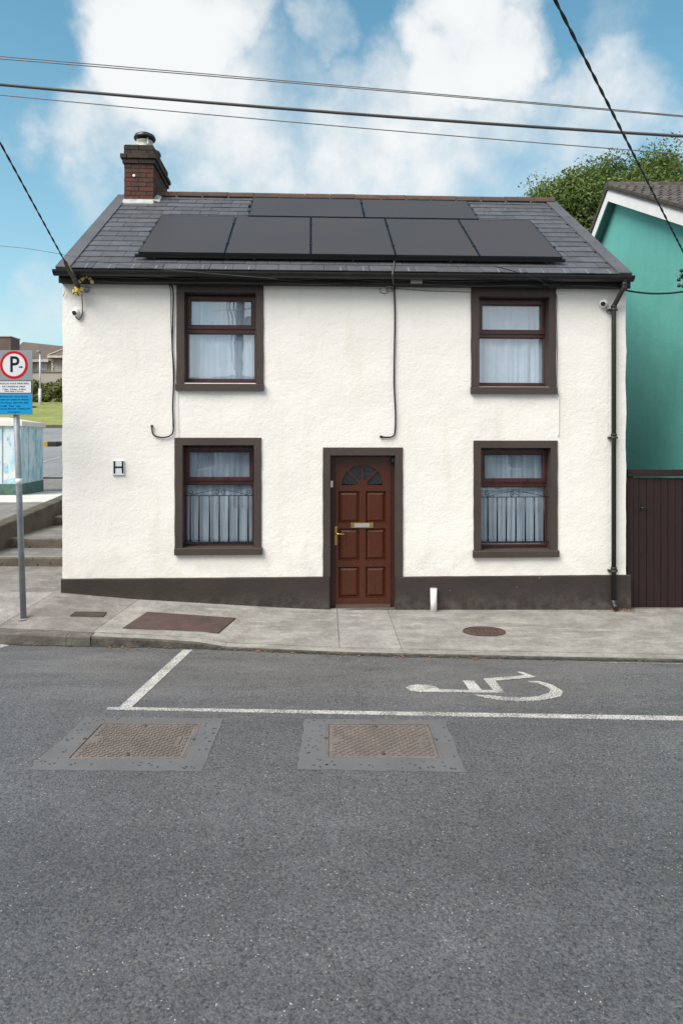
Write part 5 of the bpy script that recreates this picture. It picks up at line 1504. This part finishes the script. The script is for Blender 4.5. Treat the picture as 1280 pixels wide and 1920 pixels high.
# low retaining wall and raised ground to the left of the steps
def ztopw(y): return .83+(y-10.0)*.093
rw = MB(); vs = []; n = 20
for i in range(n+1):
    Y = 10.0+i*(15.0-10.0)/n; w = mnoise.noise(Vector((Y*3,0,2)))*.012
    vs += [(-5.28+w,Y,.1),(-5.29+w,Y,ztopw(Y)-.012),(-5.31+w,Y,ztopw(Y)),(-5.50,Y,ztopw(Y)+.004),(-5.50,Y,.1)]
fs = []
for i in range(n):
    for k in range(4): fs.append((i*5+k,(i+1)*5+k,(i+1)*5+k+1,i*5+k+1))
fs += [tuple(range(5)), tuple(n*5+k for k in range(4,-1,-1))]
rw.add(vs, fs)
rw.box(-14, 9.98, .1, -5.282, 10.2, .84)
o = recentre(rw.build('retaining_wall', simple('brown_stained_concrete', (.085,.075,.06), .9, .2, var=.3, vs=4, bump=.01, bs=25)))
tag(o, 'low stained brown retaining wall rising alongside the concrete steps', 'wall')
def zh(y):
    return interp(y, [10,13.2,15,18,20,25,30,38,42,55,62,90,160], [.83,1.08,1.0,1.0,1.02,1.22,1.75,2.85,3.3,5.4,5.8,7.5,14])
def sheet(x0, x1, y0, y1, nx, ny, lift, slope_x=0.0):
    b = MB(); vs = []
    for i in range(nx+1):
        for j in range(ny+1):
            X = x0+(x1-x0)*i/nx; Y = y0+(y1-y0)*j/ny
            vs.append((X, Y, zh(Y)+lift))
    return b.add(vs, [(i*(ny+1)+j,(i+1)*(ny+1)+j,(i+1)*(ny+1)+j+1,i*(ny+1)+j+1) for i in range(nx) for j in range(ny)], True)
b = MB(); vs = []     # raised path surface, meets the wall top
for i in range(9):
    for j in range(13):
        X = -14+i*(14-5.5)/8; Y = 10.15+j*(12.7-10.15)/12
        vs.append((X, Y, ztopw(Y)+.002+mnoise.noise(Vector((X,Y,0)))*.008))
tag(b.add(vs, [(i*13+j,(i+1)*13+j,(i+1)*13+j+1,i*13+j+1) for i in range(8) for j in range(12)], True).build('raised_path', M['tarmac']), kind='structure')
MB().prism([(-14,12.68,1.088),(-5.5,12.66,1.088),(-5.5,14.2,1.045),(-3.75,14.2,1.045),(-3.8,17.2,.985),(-14,16.3,.985)], (0,0,-.2), (0,0,0)).build('concrete_landing', M['conc_white'], None, kind='structure')
tag(sheet(-120,3,13.9,160,40,60,-.03).build('hillside', M['tarmac']), kind='structure')
tag(sheet(-60,2,21.5,39.5,20,24,.012).build('upper_road', simple('pale_grey_upper_road', (.20,.205,.215), .8, .3, var=.12, vs=.8, fine=.1)), kind='structure')
tag(sheet(-90,2,40.3,57,20,16,.05).build('lawn', M['grass']), kind='structure')
tag(sheet(-90,2,57,160,20,16,.05).build('upper_field', M['grass']), kind='structure')
b = MB()
for k in range(20):
    x0, x1 = -60+k*3.1, -60+(k+1)*3.1-.02
    b.box(x0, 39.5, zh(39.5)-.2, x1, 40.35, zh(40)+.14)
tag(recentre(b.build('far_kerb', simple('brown_kerb', (.10,.085,.075), .9))), kind='structure')
# white line up the side road
def hill_pt(px, py):
    d = 20.0
    for _ in range(60):
        p = at(px, py, d); e = p.z-zh(d)
        d += (.35 if e > 0 else -.35)*min(1, abs(e)*2+.02)
        d = max(14, min(60, d))
    p = at(px, py, d); p.z = zh(d)+.02; return p
def hill_strip(pts, w, name, label):
    P = [hill_pt(*p) for p in pts]; b = MB()
    for a, c in zip(P, P[1:]):
        d = Vector((c.x-a.x, c.y-a.y, 0)).normalized(); nn = Vector((-d.y, d.x, 0))*w
        b.prism([a-nn, c-nn, c+nn, a+nn], (0,0,-.004), (0,0,.002))
    return tag(recentre(b.build(name, M['paint'])), label, 'road marking')
hill_strip([(60,873),(85,866),(115,857.5)], .05, 'centre_line', 'white line up the side road behind the painted cabinet')
hill_strip([(80,896),(98,892),(117,887)], .02, 'edge_line', 'thin white edge line on the side road beside the cottage corner')
p = hill_pt(85, 836); q_ = hill_pt(118, 834)
root = empty('island_kerb', 'black and yellow painted kerb end on the side road', 'kerb', p, 0, None, p)
d_ = (q_-p); L_ = 33*p.y/F
MB().box(p.x-.5, p.y-.3, p.z-.2, p.x+L_*.30, p.y+.6, p.z+.20).build('yellow_end', simple('dull_yellow_paint', (.36,.24,.04), .8), root, bevel=.03)
MB().box(p.x+L_*.30+.01, p.y-.3, p.z-.2, p.x+L_*.82, p.y+.6, p.z+.19).build('black_stone', M['iron'], root, bevel=.03)
# painted utility cabinet
A = Vector((-7.07,15.08,1.0)); B = Vector((-7.30,16.75,1.0)); Cc = Vector((-8.35,15.16,1.0)); Dd = B+(Cc-A)
cab = empty('utility_cabinet', 'pale utility cabinet painted with a blue streaky mural, green base and cream lid', 'utility cabinet', A, 0, None, A)
def foot(s, z):
    c = (A+B+Cc+Dd)/4
    return [Vector(((p-c)*s+c).to_tuple()[:2]+(z,)) for p in (Cc, A, B, Dd)]
MB().hexa(foot(1.0,.95)+foot(1.0,1.27)).build('base', M['cabinet_green'], cab)
MB().hexa(foot(.985,1.27)+foot(.985,2.56)).build('body', M['mural'], cab)
lid0 = foot(1.06,2.555); lid1 = foot(1.06,2.66)
MB().hexa(lid0+lid1).build('lid', M['cabinet_lid'], cab)
b = MB(); ctop = foot(.12,2.77); b.hexa(lid1+ctop); b.build('lid_cap', M['cabinet_lid'], cab)
for k in range(1,3):
    a = Cc+(A-Cc)*k/3; MB().box(a.x-.006, a.y-.003, 1.29, a.x+.006, a.y+.03, 2.54).build('door_seam', M['grey_plastic'], cab)
for k in (.33,.66):
    a = A+(B-A)*k; MB().box(a.x-.018, a.y-.012, 1.29, a.x+.004, a.y+.012, 2.54).build('door_seam', M['mural'], cab)
# far houses, wall, hedge, lamp
def far(px, py, d): return at(px, py, d)
d = 64.0
def px2(px): return (px-CX)/F*d
def pz2(py): return EYE+(HY-py)/F*d
fh = empty('far_house', 'long grey bungalow with a brown tiled roof on the hill at far left', 'house', (px2(60), d, zh(64))); ORG[fh.name] = (px2(60), d, zh(64))
MB().box(px2(22), d, zh(d)-.3, px2(124), d+7, pz2(677)).build('wall', M['far_wall'], fh)
ze, zr_ = pz2(676), pz2(641)
zr0, zr1 = EYE+(HY-641)/F*(d+3.6), EYE+(HY-655)/F*(d+3.6)
xa_, xc_ = px2(10), px2(150)
MB().add([(xa_,d-.5,ze-.1),(xc_,d-.5,ze-.1),(xc_,d+7.6,ze-.1),(xa_,d+7.6,ze-.1),(xa_,d+3.6,zr0),(xc_,d+3.6,zr1)], [(0,1,5,4),(2,3,4,5),(0,4,3),(1,2,5),(0,3,2,1)]).build('roof', M['far_roof'], fh)
MB().box(px2(20), d-.62, ze-.20, px2(96), d-.45, ze+.05).build('fascia', M['far_trim'], fh)
wn_ = MB().box(px2(71), d-.06, pz2(693), px2(88.5), d+.02, pz2(680)).build('window', M['far_white'], fh)
for a, c in ((72.2,78.6),(80.4,87.4)): MB().box(px2(a), d-.09, pz2(691.6), px2(c), d-.061, pz2(681)).build('pane', M['far_glass'], wn_)
d1 = d-3.0
MB().box((99-CX)/F*d1, d1, zh(d)-.3, (150-CX)/F*d1, d+1, EYE+(HY-671)/F*d1).build('wing_wall', M['far_wall'], fh)
xa, xb_ = (95-CX)/F*d1, (160-CX)/F*d1
za, zt3 = EYE+(HY-669)/F*d1, EYE+(HY-645)/F*d1
MB().hexa([(xa,d1-.6,za),(xb_,d1-.6,za),(xb_,d+3,za),(xa,d+3,za),(xa+1.7,d1+.9,zt3),(xb_-1.2,d1+.9,zt3),(xb_-1.2,d+3,zt3),(xa+1.7,d+3,zt3)]).build('wing_roof', M['far_roof'], fh)
MB().box(xa,d1-.68,za-.16,xb_,d1-.56,za+.03).box(xa-.1,d1-.5,za-.16,xa+.02,d,za+.03).build('wing_fascia', M['far_trim'], fh)
MB().tube([(xa,d1-.62,za+.05),(xa+1.7,d1+.88,zt3+.05)],.06,6).build('hip_tile', M['far_trim'], fh)
for k in range(5): MB().box((97.5-CX)/F*d1, d1-.08, EYE+(HY-676-k*5)/F*d1-.17, (101.5 - (k % 2)-CX)/F*d1, d1+.02, EYE+(HY-676-k*5)/F*d1+.03).build('quoin', M['far_trim'], fh)
d2 = d-2
f2 = empty('far_house', 'taller flat topped brown building at the frame edge above the parking sign', 'house', ((-20-CX)/F*d2, d2, zh(d2))); ORG[f2.name] = ((-20-CX)/F*d2, d2, zh(d2))
MB().box((-160-CX)/F*d2, d2, zh(d2)-.3, (20-CX)/F*d2, d2+1.5, EYE+(HY-668)/F*d2).build('wall', M['far_wall'], f2)
MB().box((-160-CX)/F*d2, d2-.12, EYE+(HY-668)/F*d2, (22-CX)/F*d2, d2+1.6, EYE+(HY-632)/F*d2).build('tile_hung_storey', M['far_roof'], f2)
MB().box((-162-CX)/F*d2, d2-.2, EYE+(HY-632)/F*d2, (22.6-CX)/F*d2, d2+1.7, EYE+(HY-630.5)/F*d2).build('coping', M['far_wall'], f2)
MB().box((-150-CX)/F*d2, d2-.05, EYE+(HY-690)/F*d2, (-120-CX)/F*d2, d2+.02, EYE+(HY-676)/F*d2).build('window', M['far_white'], f2)
dw = 57.5
gw = empty('garden_wall', 'grey boundary wall behind the hedge on the hill', 'wall', ((60-CX)/F*dw, dw, zh(dw))); ORG[gw.name] = ((60-CX)/F*dw, dw, zh(dw))
MB().box(-60, dw, zh(dw)-.3, 0, dw+.25, EYE+(HY-698.5)/F*dw).build('wall', M['far_wall'], gw)
MB().box(-60, dw-.06, EYE+(HY-698.5)/F*dw, 0, dw+.31, EYE+(HY-697)/F*dw).build('coping', simple('grey_coping', (.14,.13,.12), .9), gw)
rnd = random.Random(3); b = MB(); cents = []
for k in range(150):
    X = -33+k*.105; cents.append((Vector((X, 55.6+rnd.uniform(-.5,.7), zh(55.5)+rnd.uniform(.25,1.65))), rnd.uniform(.35,.65)))
leaf_cloud(b, cents, 190, .14, rnd)
o = recentre(b.build('hedge', M['hedge'])); tag(o, 'rough green hedge along the boundary wall on the hill', 'hedge')
dl = 53.0; lx = (75.5-CX)/F*dl; zl0 = EYE+(HY-752)/F*dl; zl1 = EYE+(HY-661)/F*dl
lamp = empty('street_lamp', 'thin pale street lamp column in front of the far hedge', 'street lamp', (lx, dl, zl0), 0, None, (lx, dl, zl0))
MB().tube([(lx,dl,zl0-.6),(lx,dl,zl0+.95)], .11, 10).build('base', M['lamp_post'], lamp)
MB().tube([(lx,dl,zl0+.95),(lx,dl,zl1)], [.075,.05], 10).build('column', M['lamp_post'], lamp)
MB().box(lx-.10, dl-.45, zl1-.03, lx+.10, dl+.05, zl1+.10).build('lamp_head', M['galv'], lamp, bevel=.03)
b = MB().lathe((-24.4+.0, 51.5, zh(51.5)+.03), [(1.6,0),(1.3,.10),(.6,.16)], 20)
tag(recentre(b.build('bare_mound', M['tarmac'])), kind='structure')

# ================================================================== parking sign
pb = on_pave(45, 1160)
dp = pb.y
top = at(27.5, 664, dp-.02)
pole = empty('parking_sign', 'grey pole with a red ringed parking sign, white panel and bright blue panel', 'sign', pb, 0, None, pb)
rp_ = .0345
MB().tube([Vector((pb.x,pb.y,pb.z-.05)), top], rp_, 18).build('pole', M['galv'], pole)
MB().lathe((pb.x,pb.y,pb.z-.01), [(.065,0),(.058,.012),(.04,.018)], 16).build('footing', M['conc_pink'], pole)
tp = pb+(top-pb)*(1160-903)/(1160-664.0)
MB().tube([tp-Vector((0,0,.035)), tp+Vector((0,0,.04))], rp_+.0015, 18).build('sticker', M['sign_white'], pole)
yS = dp-.075
def sp(px, py): p = at(px, py, yS); return p.x, p.z
def plate(x0, y0, x1, y1, dy0, dy1, m, name, rad=0.0):
    a = sp(x0, y0); c = sp(x1, y1); xs0, xs1, z1, z0 = a[0], c[0], a[1], c[1]; pts = []
    if rad:
        for cx_, cz_, a0 in ((xs1-rad,z1-rad,0),(xs0+rad,z1-rad,90),(xs0+rad,z0+rad,180),(xs1-rad,z0+rad,270)):
            for k in range(6): an = R(a0+k*18); pts.append((cx_+rad*math.cos(an), 0, cz_+rad*math.sin(an)))
    else: pts = [(xs1,0,z1),(xs0,0,z1),(xs0,0,z0),(xs1,0,z0)]
    return MB().prism(pts, (0,yS+dy0,0), (0,yS+dy1,0)).build(name, m, pole)
plate(-7,656.5,61.2,777.5, 0, .006, M['sign_grey'], 'backing_plate', .012)
for py in (690, 745): MB().box(sp(6,py)[0], yS+.006, sp(6,py)[1]-.02, sp(50,py)[0], dp+.03, sp(6,py)[1]+.02).build('clamp', M['galv'], pole)
cS = sp(26.8,684.3); RO = (sp(53,684)[0]-sp(.8,684)[0])/2
MB().lathe((cS[0],yS,cS[1]), [(RO,-.001),(RO,.0015)], 48, (0,-1,0), False).build('red_ring', M['sign_red'], pole)
MB().lathe((cS[0],yS-.0015,cS[1]), [(RO*.81,-.001),(RO*.81,.0012)], 48, (0,-1,0), False).build('white_disc', M['sign_white'], pole)
def text(body, size, x, z, y, m, name, bold=0.0, width=None, parent=pole, align='CENTER'):
    cu = bpy.data.curves.new('lettering', 'FONT'); cu.body = body; cu.size = size; cu.align_x = align; cu.align_y = 'CENTER'; cu.extrude = .0005; cu.offset = bold
    cu.resolution_u = 3
    ob = bpy.data.objects.new('lettering', cu); COL.objects.link(ob)
    dg = bpy.context.evaluated_depsgraph_get(); me = bpy.data.meshes.new_from_object(ob.evaluated_get(dg))
    bpy.data.objects.remove(ob); bpy.data.curves.remove(cu)
    xs_ = [v.co.x for v in me.vertices]; k = width/(max(xs_)-min(xs_)) if width else 1
    mid = (max(xs_)+min(xs_))/2 if align == 'CENTER' else 0
    og = ORG.get(parent.name, (0,0,0))
    for v in me.vertices: v.co = Vector(((v.co.x-mid)*k+x-og[0], y-v.co.z-og[1], v.co.y+z-og[2]))
    me.materials.clear(); me.materials.append(m)
    o = bpy.data.objects.new(name, me); COL.objects.link(o); o.parent = parent; return o
px_m = yS/F   # metres per photo pixel on the sign
cP = sp(29, 685); text('P', 42*px_m, sp(28.6,685)[0], sp(28.6,684.6)[1], yS-.0035, M['sign_black'], 'letter', .0035, 17*px_m)
ax_, az_ = sp(40,688.2)
b = MB(); a0 = sp(36,688)[0]; a1 = sp(40.2,688)[0]; a2 = sp(44.2,688)[0]
b.prism([(a0,0,az_-.006),(a1,0,az_-.006),(a1,0,az_-.015),(a2,0,az_),(a1,0,az_+.015),(a1,0,az_+.006),(a0,0,az_+.006)], (0,yS-.0042,0), (0,yS-.0025,0)).build('arrow', M['sign_black'], pole)
plate(-6.5,713.2,60.6,738.0, -.0015, .001, M['sign_text'], 'panel_border', .010)
plate(-5.5,715.0,58.8,736.4, -.0028, .001, M['sign_white'], 'white_panel', .008)
plate(-6.5,739.2,60.6,776.2, -.0020, .001, M['sign_blue'], 'blue_panel', .010)
tx = lambda px: sp(px,720)[0]; tz = lambda py: sp(20,py)[1]
for body, py, size, w, x, m in (
    ('DIOSCAÍ AGUS PÁIRCEÁIL', 719.2, 3.4, 58, 27, 'sign_text'), ('PAY PARKING AREA', 725.0, 3.2, 43, 27, 'sign_text'),
    ('7 days  9.00am - 6.30pm', 729.8, 2.4, 44, 27.5, 'sign_text'), ('Max stay 2 hours', 733.4, 2.2, 35, 27, 'sign_text'),
    ('Páirceáil le Fón   Phone Parking', 743.5, 2.4, 54, 25.5, 'sign_navy'), ('CORK CITY PARK BY PHONE', 749.4, 3.2, 56, 26.5, 'sign_navy'),
    ('Tel / Phone  (021) 456 4000', 755.2, 3.2, 53, 27.5, 'sign_navy'), ('Credit   Send   App', 761.2, 3.2, 37, 20, 'sign_navy'),
    ('Access Barcode / Parking Info', 766.4, 3.2, 56, 29.5, 'sign_navy'), ('www.parkbyphone.ie', 772.3, 2.2, 25, 27, 'sign_navy')):
    text(body, size*px_m*1.25, tx(x), tz(py), yS-(.0036 if m == 'sign_text' else .0028), M[m], 'lettering', .0006, w*px_m)

# ================================================================== across the street (seen in the window reflections)
def opposite(x0, x1, zr2, label, seed):
    y = -14.5; rt_ = empty('terraced_house', label, 'house', ((x0+x1)/2, y, ZR), 0, 'houses across the street'); ORG[rt_.name] = ((x0+x1)/2, y, ZR)
    ze2 = zr2-1.9
    MB().box(x0, y-6, -.5, x1, y, ze2).build('wall', M['opp_wall'], rt_)
    MB().prism([(0,y+.25,ze2-.1),(0,y-3,zr2),(0,y-6.25,ze2-.1)], (x0-.02,0,0), (x1+.02,0,0)).build('roof', M['opp_roof'], rt_)
    w = x1-x0
    for fx in (.22,.72):
        for zz in (.9, 3.0):
            if zz+1.2 > ze2: continue
            f = MB().box(x0+w*fx-.5, y, zz, x0+w*fx+.5, y+.05, zz+1.2).build('window', M['far_white'], rt_)
            MB().box(x0+w*fx-.42, y+.05, zz+.08, x0+w*fx+.42, y+.06, zz+1.12).build('pane', M['fan_glass'], rt_)
    MB().box(x0+w*.47-.45, y, -.1, x0+w*.47+.45, y+.05, 2.0).build('door', M['door_dark'], rt_)
    MB().box(x1-.6, y-3.4, zr2-.4, x1-.1, y-2.6, zr2+.9).build('chimney', M['brick_soot'], rt_)
opposite(-22, -13.6, 6.6, 'grey rendered house across the street, reflected as a roofline in the left windows', 1)
opposite(-13.5, -6.1, 6.2, 'low grey house across the street, reflected under the pole in the upper left window', 2)
opposite(-6.0, 1.4, 5.6, 'grey house across the street, reflected in the panes nearest the door', 3)
opposite(9.0, 16.5, 5.0, 'grey slated house across the street, reflected at the foot of the upper right window', 4)
tag(MB().box(-40, -14.4, -.4, 40, -12.4, ZR+.11).build('opposite_pavement', M['conc']), kind='structure')
up = empty('utility_pole', 'grey wooden utility pole reflected in the right side of the upper left window', 'utility pole', (-2.3,-6.5,ZR), 0, None, (-2.3,-6.5,ZR))
MB().tube([(-2.3,-6.5,ZR-.3),(-2.3,-6.5,9.5)], [.19,.14], 12).build('pole', M['pole_wood'], up)
MB().box(-3.2,-6.68,8.6,-1.4,-6.58,8.72).build('crossarm', M['pole_wood'], up)
MB().lathe((-2.0,-6.75,6.2), [(.14,0),(.16,.05),(.16,.5),(.14,.55)], 14).build('transformer_box', M['galv'], up)
for k in range(3):
    MB().tube(smooth_pts([(-2.3+.16*(k-1),-6.7,8.4-.3*k),(-2.55-.1*k,-6.78,7.2),(-2.25-.12*k,-6.72,5.6-.4*k)]), .018, 6).build('pole_cable', M['cable'], up)
